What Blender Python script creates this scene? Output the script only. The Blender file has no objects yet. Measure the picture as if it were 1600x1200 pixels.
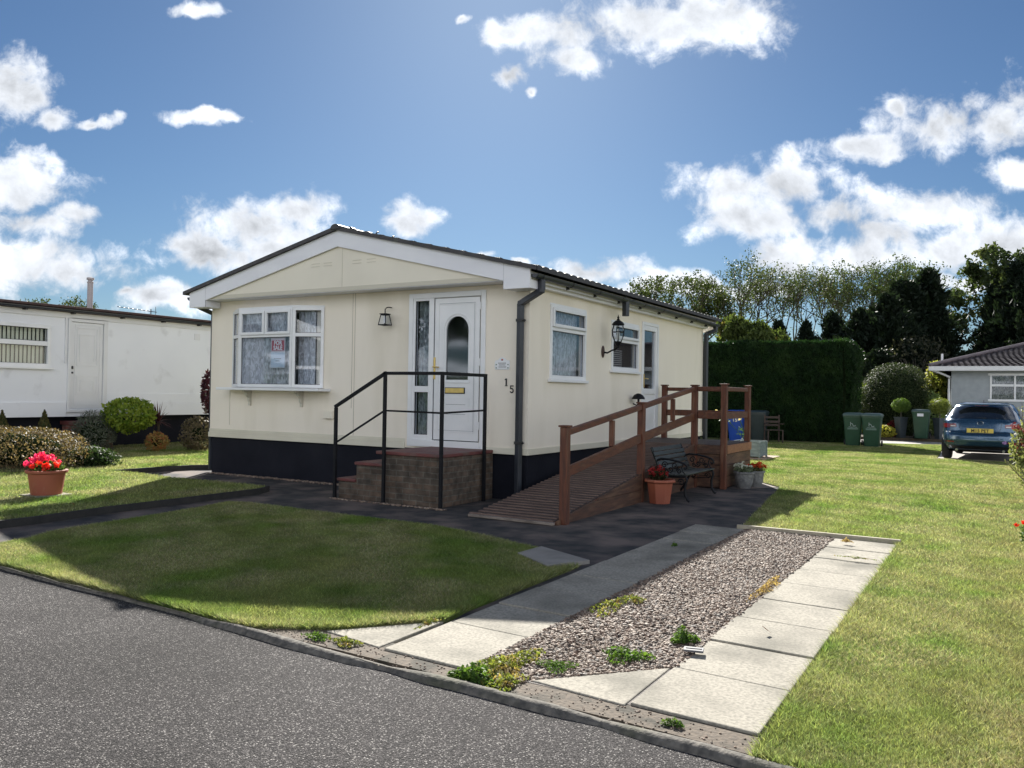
import bpy, math, random
import numpy as np
from mathutils import Vector, Matrix
from math import sin, cos, tan, pi, radians, sqrt, atan2

S = bpy.context.scene
COL = S.collection

# ------------------------------------------------------------------ camera
F_PX, YAW, PITCH, ROLL = 1289.2, 0.5355, 0.0117, 0.0161
CAM = np.array([5.5472, -9.7916, 1.469])
_f = np.array([-sin(YAW)*cos(PITCH), cos(YAW)*cos(PITCH), sin(PITCH)])
_r0 = np.array([cos(YAW), sin(YAW), 0.0]); _u0 = np.cross(_r0, _f)
_r = cos(ROLL)*_r0 + sin(ROLL)*_u0
_u = -sin(ROLL)*_r0 + cos(ROLL)*_u0
cd = bpy.data.cameras.new('camera'); cam = bpy.data.objects.new('camera', cd); COL.objects.link(cam)
cd.sensor_width = 36.0; cd.lens = 36.0*F_PX/1600.0; cd.clip_start = 0.05; cd.clip_end = 3000
cam.matrix_world = Matrix(((_r[0], _u[0], -_f[0], CAM[0]), (_r[1], _u[1], -_f[1], CAM[1]), (_r[2], _u[2], -_f[2], CAM[2]), (0, 0, 0, 1)))
S.camera = cam

# ------------------------------------------------------------------ sun, sky, exposure
SUN_EL, SUN_AZ = radians(29.7), radians(-31.8)         # azimuth from +y towards +x
EXPO = 2.18
sl = bpy.data.lights.new('sun', 'SUN'); so = bpy.data.objects.new('sun', sl); COL.objects.link(so)
sl.energy = 3.1; sl.angle = radians(0.5); sl.color = (1.0, 0.96, 0.88)
sdir = Vector((sin(SUN_AZ)*cos(SUN_EL), cos(SUN_AZ)*cos(SUN_EL), sin(SUN_EL)))
so.rotation_euler = sdir.to_track_quat('Z', 'Y').to_euler()
S.view_settings.view_transform = 'Standard'; S.view_settings.look = 'None'
S.view_settings.exposure = EXPO; S.view_settings.gamma = 1.0

def px_dir(x, y):
    d = _f*F_PX + _r*(x-800) + _u*(600-y)
    return d/np.linalg.norm(d)
F0 = np.array([-sin(YAW), cos(YAW), 0.0]); R0 = np.array([cos(YAW), sin(YAW), 0.0])

def build_world():
    w = bpy.data.worlds.new('World'); S.world = w; w.use_nodes = True
    nt = w.node_tree; nt.nodes.clear(); N = nt.nodes.new; L = nt.links.new
    def val(x):
        return x
    def math_(op, a, b=None, c=None, clamp=False):
        n = N('ShaderNodeMath'); n.operation = op; n.use_clamp = clamp
        for i, v in enumerate((a, b, c)):
            if v is None: continue
            if isinstance(v, (int, float)): n.inputs[i].default_value = v
            else: L(v, n.inputs[i])
        return n.outputs[0]
    def vm(op, a, b=None):
        n = N('ShaderNodeVectorMath'); n.operation = op
        for i, v in enumerate((a, b)):
            if v is None: continue
            if isinstance(v, (tuple, list, np.ndarray)): n.inputs[i].default_value = tuple(float(q) for q in v)
            else: L(v, n.inputs[i])
        return n.outputs['Value'] if op in ('DOT_PRODUCT', 'LENGTH') else n.outputs[0]
    def noise(vec, scale, detail, rough=0.55, dist=0.0):
        n = N('ShaderNodeTexNoise'); n.inputs['Scale'].default_value = scale; n.inputs['Detail'].default_value = detail
        n.inputs['Roughness'].default_value = rough; n.inputs['Distortion'].default_value = dist; L(vec, n.inputs['Vector']); return n.outputs[0]
    def sstep(x, a, b):
        n = N('ShaderNodeMapRange'); n.interpolation_type = 'SMOOTHSTEP'; L(x, n.inputs[0])
        n.inputs[1].default_value = a; n.inputs[2].default_value = b; return n.outputs[0]
    tc = N('ShaderNodeTexCoord').outputs['Generated']
    sky = N('ShaderNodeTexSky'); sky.sky_type = 'NISHITA'; sky.sun_disc = False
    sky.sun_elevation = SUN_EL; sky.sun_rotation = SUN_AZ
    sky.air_density = 1.0; sky.dust_density = 0.30; sky.ozone_density = 3.0
    # direction -> flat map of the sky ahead of the house
    df = math_('MAXIMUM', vm('DOT_PRODUCT', tc, F0), 0.12)
    u = math_('DIVIDE', vm('DOT_PRODUCT', tc, R0), df)
    v = math_('DIVIDE', vm('DOT_PRODUCT', tc, (0, 0, 1)), df)
    cx = N('ShaderNodeCombineXYZ'); L(u, cx.inputs[0]); L(v, cx.inputs[1]); P = cx.outputs[0]
    wob = noise(P, 5.0, 4, 0.6)
    # the clouds that stand there, as soft ellipses (x, y, rx, ry on the photo's grid)
    blobs = [(870,55,85,32),(1000,35,130,45),(1125,30,90,48),(895,95,55,26),(795,50,42,30),(800,117,24,17),(830,150,14,9),
      (1480,195,95,42),(1350,228,62,20),(1570,190,80,58),(1590,265,70,28),(1400,172,22,14),
      (1140,290,85,48),(1235,290,80,45),(1190,350,95,30),(1290,335,50,30),(1150,330,80,40),
      (1440,330,110,36),(1570,378,90,30),(1250,405,95,38),(1360,400,120,30),(1480,395,60,25),(1380,365,60,30),
      (25,290,115,42),(105,335,62,20),(20,410,150,52),(115,425,60,45),(15,135,55,42),(85,183,34,18),(150,187,26,7),(60,350,80,25),
      (400,350,95,48),(470,322,62,32),(330,395,92,34),(290,385,50,22),(430,385,80,25),
      (640,338,50,22),(325,186,50,10),(312,15,38,15),(715,25,13,9),
      (925,420,78,22),(1010,450,80,18),(750,395,20,7),(812,408,18,6),(265,465,85,26),(200,455,26,10),(1150,445,120,16),(1540,440,110,14)]
    wn = N('ShaderNodeTexNoise'); wn.inputs['Scale'].default_value = 16.0; wn.inputs['Detail'].default_value = 5; L(P, wn.inputs['Vector'])
    wv = vm('MULTIPLY', vm('SUBTRACT', wn.outputs['Color'], (0.5, 0.5, 0.5)), (0.055, 0.045, 0.0))
    PW = vm('ADD', P, wv)
    D = None
    for (bx, by, rx, ry) in blobs:
        d = px_dir(bx, by); uu = d@R0/(d@F0); vv = d[2]/(d@F0)
        q = vm('LENGTH', vm('MULTIPLY', vm('SUBTRACT', PW, (uu, vv, 0)), (F_PX/rx, F_PX/ry, 0)))
        if D is None: D = q
        else:
            n = N('ShaderNodeMath'); n.operation = 'SMOOTH_MIN'; L(D, n.inputs[0]); L(q, n.inputs[1]); n.inputs[2].default_value = 0.25; D = n.outputs[0]
    front = math_('SUBTRACT', 1.14, D)
    # the rest of the sky: unseen broken cumulus on a flat deck, added as fill for shaded walls
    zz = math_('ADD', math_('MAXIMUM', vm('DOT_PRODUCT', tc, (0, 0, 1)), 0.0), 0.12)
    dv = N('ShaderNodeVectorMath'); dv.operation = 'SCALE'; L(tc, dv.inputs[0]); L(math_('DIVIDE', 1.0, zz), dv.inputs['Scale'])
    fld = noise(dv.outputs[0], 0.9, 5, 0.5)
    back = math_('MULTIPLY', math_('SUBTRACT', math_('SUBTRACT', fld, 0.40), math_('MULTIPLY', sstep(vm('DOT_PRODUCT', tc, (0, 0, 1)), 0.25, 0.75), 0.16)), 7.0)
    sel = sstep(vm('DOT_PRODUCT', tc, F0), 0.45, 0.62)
    inframe = sstep(v, 0.62, 0.50)
    sel = math_('MULTIPLY', sel, inframe)
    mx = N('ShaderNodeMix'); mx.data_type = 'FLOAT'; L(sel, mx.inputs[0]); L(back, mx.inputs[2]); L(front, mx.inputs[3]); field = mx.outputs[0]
    n1 = noise(P, 11.0, 9, 0.62, 0.25); n1b = noise(vm('ADD', P, (0.004, 0.022, 0)), 11.0, 9, 0.62, 0.25)
    n2 = noise(P, 4.2, 3, 0.5); n3 = noise(P, 34.0, 6, 0.65, 0.4)
    dens = math_('ADD', field, math_('MULTIPLY', math_('SUBTRACT', n1, 0.5), 2.5))
    dens = math_('ADD', dens, math_('MULTIPLY', math_('SUBTRACT', n3, 0.5), 1.5))
    dens = math_('ADD', dens, math_('MULTIPLY', math_('SUBTRACT', wob, 0.5), 1.8))
    alpha = math_('MULTIPLY', sstep(dens, -0.15, 0.75), sstep(vm('DOT_PRODUCT', tc, (0, 0, 1)), -0.02, 0.03))
    thick = sstep(dens, 0.35, 1.15)
    n4 = noise(P, 5.5, 4, 0.5); n4b = noise(vm('ADD', P, (0.0, 0.045, 0)), 5.5, 4, 0.5)
    relief = math_('ADD', math_('MULTIPLY', math_('SUBTRACT', n1, n1b), 1.3), math_('MULTIPLY', math_('SUBTRACT', n4, n4b), 1.1))
    lum = math_('ADD', math_('SUBTRACT', 1.0, math_('MULTIPLY', thick, math_('ADD', 0.10, math_('MULTIPLY', sstep(n2, 0.38, 0.68), 0.24)))), relief)
    lum = math_('MAXIMUM', lum, 0.45)
    lum = math_('MULTIPLY', lum, math_('ADD', 1.0, math_('MULTIPLY', sstep(vm('DOT_PRODUCT', tc, F0), 0.30, -0.30), 1.0)))  # added clouds behind the camera brightened further to light the shaded walls
    k = 1.04/(2**EXPO)
    cm = N('ShaderNodeVectorMath'); cm.operation = 'SCALE'; cm.inputs[0].default_value = (0.935*k, 0.98*k, 1.05*k); L(lum, cm.inputs['Scale'])
    skm = N('ShaderNodeVectorMath'); skm.operation = 'MULTIPLY'; L(sky.outputs[0], skm.inputs[0]); skm.inputs[1].default_value = (SKY_K*0.75, SKY_K*0.96, SKY_K*1.16)
    mc = N('ShaderNodeMix'); mc.data_type = 'RGBA'; L(alpha, mc.inputs[0]); L(skm.outputs[0], mc.inputs[6]); L(cm.outputs[0], mc.inputs[7])
    bg = N('ShaderNodeBackground'); bg.inputs[1].default_value = 0.15; 
    sc = N('ShaderNodeVectorMath'); sc.operation = 'SCALE'; L(mc.outputs[2], sc.inputs[0]); sc.inputs['Scale'].default_value = 1/0.15
    L(sc.outputs[0], bg.inputs[0])
    out = N('ShaderNodeOutputWorld'); L(bg.outputs[0], out.inputs[0])
    w.cycles.sampling_method = 'MANUAL'; w.cycles.sample_map_resolution = 512
SKY_K = 0.0132
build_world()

# ------------------------------------------------------------------ helpers
def at(px, dep, z=0.0):
    p = CAM+dep*(_f+_r*(px-800)/F_PX); return (float(p[0]), float(p[1]), z)
rng = np.random.default_rng(7); random.seed(7)
BASE = {}
def tag(o, label=None, cat=None, group=None, kind=None):
    if label: o['label'] = label
    if cat: o['category'] = cat
    if group: o['group'] = group
    if kind: o['kind'] = kind
    return o
def empty(name, loc=(0, 0, 0)):
    o = bpy.data.objects.new(name, None); COL.objects.link(o); o.location = loc; o.empty_display_size = 0.1
    BASE[o.name] = Vector(loc); return o
def link_mesh(name, me, mat, parent, shift=True):
    if mat: me.materials.append(mat)
    o = bpy.data.objects.new(name, me); COL.objects.link(o)
    if parent:
        o.parent = parent
        if shift:
            b = BASE[parent.name]
            if b.length > 0: me.transform(Matrix.Translation(-b))
        BASE[o.name] = BASE[parent.name].copy()
    else: BASE[o.name] = Vector((0, 0, 0))
    return o
class MB:
    def __init__(s): s.v = []; s.f = []
    def poly(s, pts):
        n = len(s.v); s.v += [tuple(p) for p in pts]; s.f.append(tuple(range(n, n+len(pts)))); return s
    def box(s, x0, x1, y0, y1, z0, z1):
        n = len(s.v)
        s.v += [(x0,y0,z0),(x1,y0,z0),(x1,y1,z0),(x0,y1,z0),(x0,y0,z1),(x1,y0,z1),(x1,y1,z1),(x0,y1,z1)]
        s.f += [(n,n+3,n+2,n+1),(n+4,n+5,n+6,n+7),(n,n+1,n+5,n+4),(n+1,n+2,n+6,n+5),(n+2,n+3,n+7,n+6),(n+3,n,n+4,n+7)]
        return s
    def bar(s, a, b, w, h, up=(0, 0, 1)):
        a = Vector(a); b = Vector(b); d = (b-a).normalized(); up = Vector(up)
        sx = d.cross(up)
        if sx.length < 1e-4: sx = d.cross(Vector((1, 0, 0)))
        sx.normalize(); sy = sx.cross(d).normalized()
        n = len(s.v)
        for p in (a, b):
            for (i, j) in ((-1,-1),(1,-1),(1,1),(-1,1)): s.v.append(tuple(p+sx*(w/2*i)+sy*(h/2*j)))
        s.f += [(n,n+3,n+2,n+1),(n+4,n+5,n+6,n+7),(n,n+1,n+5,n+4),(n+1,n+2,n+6,n+5),(n+2,n+3,n+7,n+6),(n+3,n,n+4,n+7)]
        return s
    def tube(s, pts, r, n=8, cap=True):
        pts = [Vector(p) for p in pts]; k = len(pts); rr = r if isinstance(r, (list, tuple)) else [r]*k
        base = len(s.v); ref = Vector((0, 0, 1))
        for i, p in enumerate(pts):
            d = (pts[min(i+1, k-1)]-pts[max(i-1, 0)]).normalized()
            if abs(d.dot(ref)) > 0.95: ref = Vector((1, 0, 0)) if abs(d.x) < 0.9 else Vector((0, 1, 0))
            a = d.cross(ref).normalized(); b = a.cross(d).normalized()
            for j in range(n):
                t = 2*pi*j/n; s.v.append(tuple(p+(a*cos(t)+b*sin(t))*rr[i]))
            ref = b
        for i in range(k-1):
            for j in range(n):
                q = (j+1) % n; s.f.append((base+i*n+j, base+i*n+q, base+(i+1)*n+q, base+(i+1)*n+j))
        if cap:
            s.f.append(tuple(base+j for j in range(n))[::-1]); s.f.append(tuple(base+(k-1)*n+j for j in range(n)))
        return s
    def lathe(s, prof, c=(0, 0, 0), n=20, sq=0.0, wav=0.0):
        base = len(s.v); k = len(prof)
        for (r, z) in prof:
            for j in range(n):
                t = 2*pi*j/n; rr = r*(1+wav*cos(t*n/2))
                s.v.append((c[0]+rr*cos(t), c[1]+rr*sin(t), c[2]+z))
        for i in range(k-1):
            for j in range(n):
                q = (j+1) % n; s.f.append((base+i*n+j, base+i*n+q, base+(i+1)*n+q, base+(i+1)*n+j))
        if prof[0][0] > 1e-4: s.f.append(tuple(base+j for j in range(n))[::-1])
        if prof[-1][0] > 1e-4: s.f.append(tuple(base+(k-1)*n+j for j in range(n)))
        return s
    def prism(s, pts, off):
        off = Vector(off); n = len(s.v); k = len(pts)
        s.v += [tuple(p) for p in pts]+[tuple(Vector(p)+off) for p in pts]
        s.f.append(tuple(range(n, n+k))); s.f.append(tuple(range(n+2*k-1, n+k-1, -1)))
        for i in range(k):
            j = (i+1) % k; s.f.append((n+j, n+i, n+k+i, n+k+j))
        return s
    def ellip(s, c, r, n=12, m=8):
        return s.lathe_e(c, r, n, m)
    def lathe_e(s, c, r, n, m):
        base = len(s.v)
        for i in range(m+1):
            a = -pi/2+pi*i/m
            for j in range(n):
                t = 2*pi*j/n; s.v.append((c[0]+r[0]*cos(a)*cos(t), c[1]+r[1]*cos(a)*sin(t), c[2]+r[2]*sin(a)))
        for i in range(m):
            for j in range(n):
                q = (j+1) % n; s.f.append((base+i*n+j, base+i*n+q, base+(i+1)*n+q, base+(i+1)*n+j))
        return s
    def build(s, name, mat, parent=None, bevel=0, smooth=False, seg=2, fix=True):
        me = bpy.data.meshes.new(name); me.from_pydata(s.v, [], s.f)
        import bmesh
        bm = bmesh.new(); bm.from_mesh(me)
        bmesh.ops.remove_doubles(bm, verts=bm.verts, dist=1e-5)
        if fix: bmesh.ops.recalc_face_normals(bm, faces=bm.faces)
        bm.to_mesh(me); bm.free()
        o = link_mesh(name, me, mat, parent)
        if smooth:
            for p in me.polygons: p.use_smooth = True
            try: me.set_sharp_from_angle(angle=radians(smooth if smooth is not True else 40))
            except Exception: pass
        if bevel:
            m = o.modifiers.new('bevel', 'BEVEL'); m.width = bevel; m.segments = seg; m.limit_method = 'ANGLE'; m.angle_limit = radians(35)
        return o
def nmesh(name, V, Fc, mat, parent=None, smooth=False, attr=None, shift=True):
    V = np.ascontiguousarray(V, dtype=np.float32); Fc = np.ascontiguousarray(Fc, dtype=np.int32)
    me = bpy.data.meshes.new(name); nf, k = Fc.shape
    me.vertices.add(len(V)); me.vertices.foreach_set('co', V.ravel())
    me.loops.add(nf*k); me.loops.foreach_set('vertex_index', Fc.ravel())
    me.polygons.add(nf); me.polygons.foreach_set('loop_start', np.arange(0, nf*k, k, dtype=np.int32))
    me.polygons.foreach_set('use_smooth', np.full(nf, smooth))
    me.update(calc_edges=True)
    if attr is not None:
        a = me.color_attributes.new('tint', 'FLOAT_COLOR', 'POINT'); a.data.foreach_set('color', np.ascontiguousarray(attr, dtype=np.float32).ravel())
    return link_mesh(name, me, mat, parent, shift)
def copy_tree(o, parent=None):
    c = o.copy(); COL.objects.link(c)
    if parent: c.parent = parent; c.matrix_parent_inverse = o.matrix_parent_inverse.copy()
    for ch in list(o.children): copy_tree(ch, c)
    return c
def text_mesh(txt, size, depth=0.003, bold=0.0, align='CENTER', sx=1.0):
    cu = bpy.data.curves.new('text', 'FONT'); cu.body = txt; cu.size = size; cu.extrude = depth; cu.offset = bold
    cu.align_x = align; cu.align_y = 'CENTER'; cu.resolution_u = 3
    o = bpy.data.objects.new('text', cu); me = bpy.data.meshes.new_from_object(o)
    bpy.data.objects.remove(o); bpy.data.curves.remove(cu)
    me.transform(Matrix.Scale(sx, 4, (1, 0, 0)))
    return me
def put_text(name, txt, size, mat, parent, loc, rot=(pi/2, 0, 0), depth=0.003, bold=0.0, sx=1.0):
    me = text_mesh(txt, size, depth, bold, sx=sx)
    from mathutils import Euler
    me.transform(Matrix.Translation(loc) @ Euler(rot).to_matrix().to_4x4())
    me.name = name
    return link_mesh(name, me, mat, parent)

# ------------------------------------------------------------------ materials
def M(name, c1, c2=None, scale=8.0, rough=0.6, c3=None, s3=1.0, m3=(0.45, 0.6), bump=0.0, bscale=60.0, metal=0.0, spec=0.5,
      trans=0.0, detail=5, lo=0.35, hi=0.65, coat=0.0, stretch=None, bd=0.01, attr=False, rvar=0.0):
    m = bpy.data.materials.new(name); m.use_nodes = True; nt = m.node_tree; N = nt.nodes.new; L = nt.links.new
    b = nt.nodes['Principled BSDF']; b.inputs['Roughness'].default_value = rough; b.inputs['Metallic'].default_value = metal
    b.inputs['Specular IOR Level'].default_value = spec; b.inputs['Coat Weight'].default_value = coat
    tc = N('ShaderNodeTexCoord').outputs['Object']
    vec = tc
    if stretch:
        mp = N('ShaderNodeMapping'); mp.inputs['Scale'].default_value = stretch; L(tc, mp.inputs[0]); vec = mp.outputs[0]
    def ramp(sc, lo, hi, v=vec, det=detail):
        n = N('ShaderNodeTexNoise'); n.inputs['Scale'].default_value = sc; n.inputs['Detail'].default_value = det; L(v, n.inputs['Vector'])
        r = N('ShaderNodeMapRange'); r.inputs[1].default_value = lo; r.inputs[2].default_value = hi; L(n.outputs[0], r.inputs[0]); return r.outputs[0]
    col = None
    def mix(fac, a, bb, mode='MIX'):
        x = N('ShaderNodeMix'); x.data_type = 'RGBA'; x.blend_type = mode
        if isinstance(fac, float): x.inputs[0].default_value = fac
        else: L(fac, x.inputs[0])
        for i, q in ((6, a), (7, bb)):
            if isinstance(q, (tuple, list)): x.inputs[i].default_value = (*q, 1)
            else: L(q, x.inputs[i])
        return x.outputs[2]
    col = c1
    if c2: col = mix(ramp(scale, lo, hi), c1, c2)
    if c3: col = mix(ramp(s3, m3[0], m3[1]), col, c3)
    if attr:
        a = N('ShaderNodeVertexColor'); a.layer_name = 'tint'; col = mix(1.0, a.outputs[0], col, 'MULTIPLY') if c1 else a.outputs[0]
    if isinstance(col, (tuple, list)): b.inputs['Base Color'].default_value = (*col, 1)
    else: L(col, b.inputs['Base Color'])
    if rvar:
        rr = N('ShaderNodeMapRange'); rr.inputs[3].default_value = rough-rvar; rr.inputs[4].default_value = rough+rvar; L(ramp(scale*0.7, 0.3, 0.7), rr.inputs[0]); L(rr.outputs[0], b.inputs['Roughness'])
    if bump:
        n = N('ShaderNodeTexNoise'); n.inputs['Scale'].default_value = bscale; n.inputs['Detail'].default_value = 4; L(vec, n.inputs['Vector'])
        bp = N('ShaderNodeBump'); bp.inputs['Strength'].default_value = bump; bp.inputs['Distance'].default_value = bd; L(n.outputs[0], bp.inputs['Height']); L(bp.outputs[0], b.inputs['Normal'])
    if trans:
        out = nt.nodes['Material Output']; t = N('ShaderNodeBsdfTranslucent')
        if isinstance(col, (tuple, list)): t.inputs[0].default_value = (*[min(1, q*1.5) for q in col], 1)
        else:
            g = mix(1.0, col, (1.5, 1.5, 0.9), 'MULTIPLY'); L(g, t.inputs[0])
        ms = N('ShaderNodeMixShader'); ms.inputs[0].default_value = trans; L(b.outputs[0], ms.inputs[1]); L(t.outputs[0], ms.inputs[2]); L(ms.outputs[0], out.inputs[0])
    return m
def glass(name, tint=(0.9, 0.95, 0.95), ior=1.7, rough=0.0, gl=(0.95, 0.97, 1.0)):
    m = bpy.data.materials.new(name); m.use_nodes = True; nt = m.node_tree; nt.nodes.clear(); N = nt.nodes.new; L = nt.links.new
    t = N('ShaderNodeBsdfTransparent'); t.inputs[0].default_value = (*tint, 1)
    g = N('ShaderNodeBsdfGlossy'); g.inputs['Roughness'].default_value = rough; g.inputs[0].default_value = (*gl, 1)
    fr = N('ShaderNodeFresnel'); ge = N('ShaderNodeNewGeometry'); mi = N('ShaderNodeMapRange'); L(ge.outputs['Backfacing'], mi.inputs[0]); mi.inputs[3].default_value = ior; mi.inputs[4].default_value = 1/ior; L(mi.outputs[0], fr.inputs[0])
    ms = N('ShaderNodeMixShader'); L(fr.outputs[0], ms.inputs[0]); L(t.outputs[0], ms.inputs[1]); L(g.outputs[0], ms.inputs[2])
    o = N('ShaderNodeOutputMaterial'); L(ms.outputs[0], o.inputs[0]); return m
def net_mat(name, col=(0.93, 0.94, 0.96), open_=0.34, vs=30.0):
    m = bpy.data.materials.new(name); m.use_nodes = True; nt = m.node_tree; nt.nodes.clear(); N = nt.nodes.new; L = nt.links.new
    tc = N('ShaderNodeTexCoord').outputs['Object']
    w = N('ShaderNodeTexNoise'); w.inputs['Scale'].default_value = 9.0; w.inputs['Detail'].default_value = 3; w.inputs['Distortion'].default_value = 1.5
    mp = N('ShaderNodeMapping'); mp.inputs['Scale'].default_value = (2.2, 2.2, 0.8); L(tc, mp.inputs[0]); L(mp.outputs[0], w.inputs['Vector'])
    r = N('ShaderNodeMapRange'); r.inputs[1].default_value = 0.42; r.inputs[2].default_value = 0.60; r.inputs[3].default_value = open_+0.2; r.inputs[4].default_value = open_-0.25; L(w.outputs[0], r.inputs[0])
    d = N('ShaderNodeBsdfDiffuse'); d.inputs[0].default_value = (*col, 1); tl = N('ShaderNodeBsdfTranslucent'); tl.inputs[0].default_value = (*col, 1)
    a = N('ShaderNodeMixShader'); a.inputs[0].default_value = 0.35; L(d.outputs[0], a.inputs[1]); L(tl.outputs[0], a.inputs[2])
    t = N('ShaderNodeBsdfTransparent'); ms = N('ShaderNodeMixShader'); L(r.outputs[0], ms.inputs[0]); L(a.outputs[0], ms.inputs[1]); L(t.outputs[0], ms.inputs[2])
    o = N('ShaderNodeOutputMaterial'); L(ms.outputs[0], o.inputs[0]); return m
def brick_mat(name, c1, c2, mortar, bw=0.22, bh=0.075):
    m = bpy.data.materials.new(name); m.use_nodes = True; nt = m.node_tree; N = nt.nodes.new; L = nt.links.new
    b = nt.nodes['Principled BSDF']; b.inputs['Roughness'].default_value = 0.9
    tc = N('ShaderNodeTexCoord').outputs['Object']; sp = N('ShaderNodeSeparateXYZ'); L(tc, sp.inputs[0])
    ad = N('ShaderNodeMath'); L(sp.outputs[0], ad.inputs[0]); L(sp.outputs[1], ad.inputs[1])
    nz = N('ShaderNodeTexNoise'); nz.inputs['Scale'].default_value = 14; L(tc, nz.inputs['Vector'])
    nn = N('ShaderNodeMath'); nn.operation = 'MULTIPLY_ADD'; L(nz.outputs[0], nn.inputs[0]); nn.inputs[1].default_value = 0.02; L(sp.outputs[2], nn.inputs[2])
    cb = N('ShaderNodeCombineXYZ'); L(ad.outputs[0], cb.inputs[0]); L(nn.outputs[0], cb.inputs[1])
    br = N('ShaderNodeTexBrick'); L(cb.outputs[0], br.inputs['Vector']); br.inputs['Scale'].default_value = 1.0
    br.inputs['Color1'].default_value = (*c1, 1); br.inputs['Color2'].default_value = (*c2, 1); br.inputs['Mortar'].default_value = (*mortar, 1)
    br.inputs['Brick Width'].default_value = bw; br.inputs['Row Height'].default_value = bh; br.inputs['Mortar Size'].default_value = 0.008; br.inputs['Mortar Smooth'].default_value = 0.3
    n2 = N('ShaderNodeTexNoise'); n2.inputs['Scale'].default_value = 9; n2.inputs['Detail'].default_value = 6; L(tc, n2.inputs['Vector'])
    mr = N('ShaderNodeMapRange'); mr.inputs[1].default_value = 0.3; mr.inputs[2].default_value = 0.75; mr.inputs[3].default_value = 0.45; mr.inputs[4].default_value = 1.35; L(n2.outputs[0], mr.inputs[0])
    sc = N('ShaderNodeVectorMath'); sc.operation = 'SCALE'; L(br.outputs[0], sc.inputs[0]); L(mr.outputs[0], sc.inputs['Scale']); L(sc.outputs[0], b.inputs['Base Color'])
    bp = N('ShaderNodeBump'); bp.inputs['Strength'].default_value = 0.7; bp.inputs['Distance'].default_value = 0.01
    iv = N('ShaderNodeMath'); iv.operation = 'MULTIPLY_ADD'; L(br.outputs['Fac'], iv.inputs[0]); iv.inputs[1].default_value = -1.0; L(n2.outputs[0], iv.inputs[2]); L(iv.outputs[0], bp.inputs['Height']); L(bp.outputs[0], b.inputs['Normal'])
    return m

m_cream = M('cream_render', (0.86, 0.79, 0.68), (0.83, 0.76, 0.65), 1.6, 0.75, bump=0.5, bscale=160, bd=0.004, c3=(0.73, 0.665, 0.545), s3=0.9, m3=(0.50, 0.75), stretch=(1.6, 1.6, 0.35))
m_cream_panel = M('cream_panel', (0.80, 0.745, 0.625), (0.76, 0.705, 0.59), 1.3, 0.7, bump=0.3, bscale=190, bd=0.003)
m_upvc = M('white_upvc', (0.80, 0.80, 0.81), (0.74, 0.75, 0.76), 3.0, 0.28)
m_fascia = M('white_board', (0.80, 0.80, 0.83), (0.74, 0.74, 0.78), 1.4, 0.45, stretch=(1, 1, 3))
m_black = M('black_plinth_paint', (0.007, 0.008, 0.014), (0.011, 0.012, 0.019), 2.2, 0.8, bump=0.4, bscale=40, c3=(0.018, 0.019, 0.024), s3=1.1, m3=(0.58, 0.8), spec=0.2)
m_gutter = M('dark_grey_plastic', (0.030, 0.034, 0.044), (0.022, 0.026, 0.034), 5, 0.38)
m_roof = M('dark_roof_tiles', (0.035, 0.033, 0.036), (0.055, 0.05, 0.052), 6, 0.6, bump=0.3, bscale=60, c3=(0.075, 0.075, 0.06), s3=9, m3=(0.6, 0.75))
m_iron = M('black_iron_paint', (0.006, 0.007, 0.010), (0.010, 0.010, 0.012), 12, 0.55, bump=0.15, bscale=120, spec=0.2)
m_brass = M('brass', (0.75, 0.55, 0.20), (0.65, 0.48, 0.18), 20, 0.3, metal=0.9)
m_wood = M('red_stained_wood', (0.130, 0.040, 0.017), (0.070, 0.024, 0.013), 5, 0.6, stretch=(5, 1.0, 5), bump=0.35, bscale=25, c3=(0.19, 0.10, 0.055), s3=2.2, m3=(0.55, 0.8))
m_woodv = M('red_stained_post', (0.135, 0.040, 0.017), (0.072, 0.024, 0.013), 5, 0.6, stretch=(6, 6, 0.8), bump=0.35, bscale=25, c3=(0.19, 0.10, 0.055), s3=3, m3=(0.55, 0.8))
m_deck = M('weathered_deck', (0.050, 0.030, 0.026), (0.032, 0.020, 0.019), 6, 0.65, stretch=(0.8, 6, 6), bump=0.4, bscale=20, c3=(0.13, 0.085, 0.07), s3=3, m3=(0.55, 0.75))
m_board = M('ramp_side_boards', (0.10, 0.045, 0.026), (0.055, 0.028, 0.018), 4, 0.7, stretch=(3, 1, 8), bump=0.4, bscale=22, c3=(0.17, 0.095, 0.055), s3=1.7, m3=(0.5, 0.75))
m_glass = glass('window_glass', (0.90, 0.92, 0.95), 1.55)
m_obsc = glass('obscured_glass', (0.35, 0.42, 0.45), 1.9, 0.05)
m_net = net_mat('net_curtain')
m_net2 = net_mat('net_curtain_dense', (0.62, 0.68, 0.68), 0.30)
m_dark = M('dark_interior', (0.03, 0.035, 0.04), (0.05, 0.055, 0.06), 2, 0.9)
m_seal = M('black_seal', (0.02, 0.02, 0.022), rough=0.5)
m_redtile = M('red_step_paint', (0.16, 0.045, 0.04), (0.10, 0.03, 0.03), 6, 0.6, bump=0.3, bscale=50, c3=(0.13, 0.09, 0.075), s3=4, m3=(0.5, 0.7))
m_brick = brick_mat('painted_brick', (0.125, 0.085, 0.060), (0.075, 0.060, 0.047), (0.125, 0.11, 0.09))
m_conc = M('pale_concrete', (0.36, 0.335, 0.285), (0.235, 0.22, 0.19), 55, 0.9, spec=0.12, lo=0.40, hi=0.66, c3=(0.135, 0.13, 0.11), s3=1.9, m3=(0.46, 0.76), bump=0.5, bscale=120, detail=9, bd=0.004)
m_conc_dark = M('stained_concrete', (0.070, 0.063, 0.060), (0.026, 0.027, 0.031), 5.0, 0.95, c3=(0.15, 0.118, 0.105), s3=1.7, m3=(0.46, 0.66), spec=0.3, bump=0.5, bscale=50, detail=9)
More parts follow.
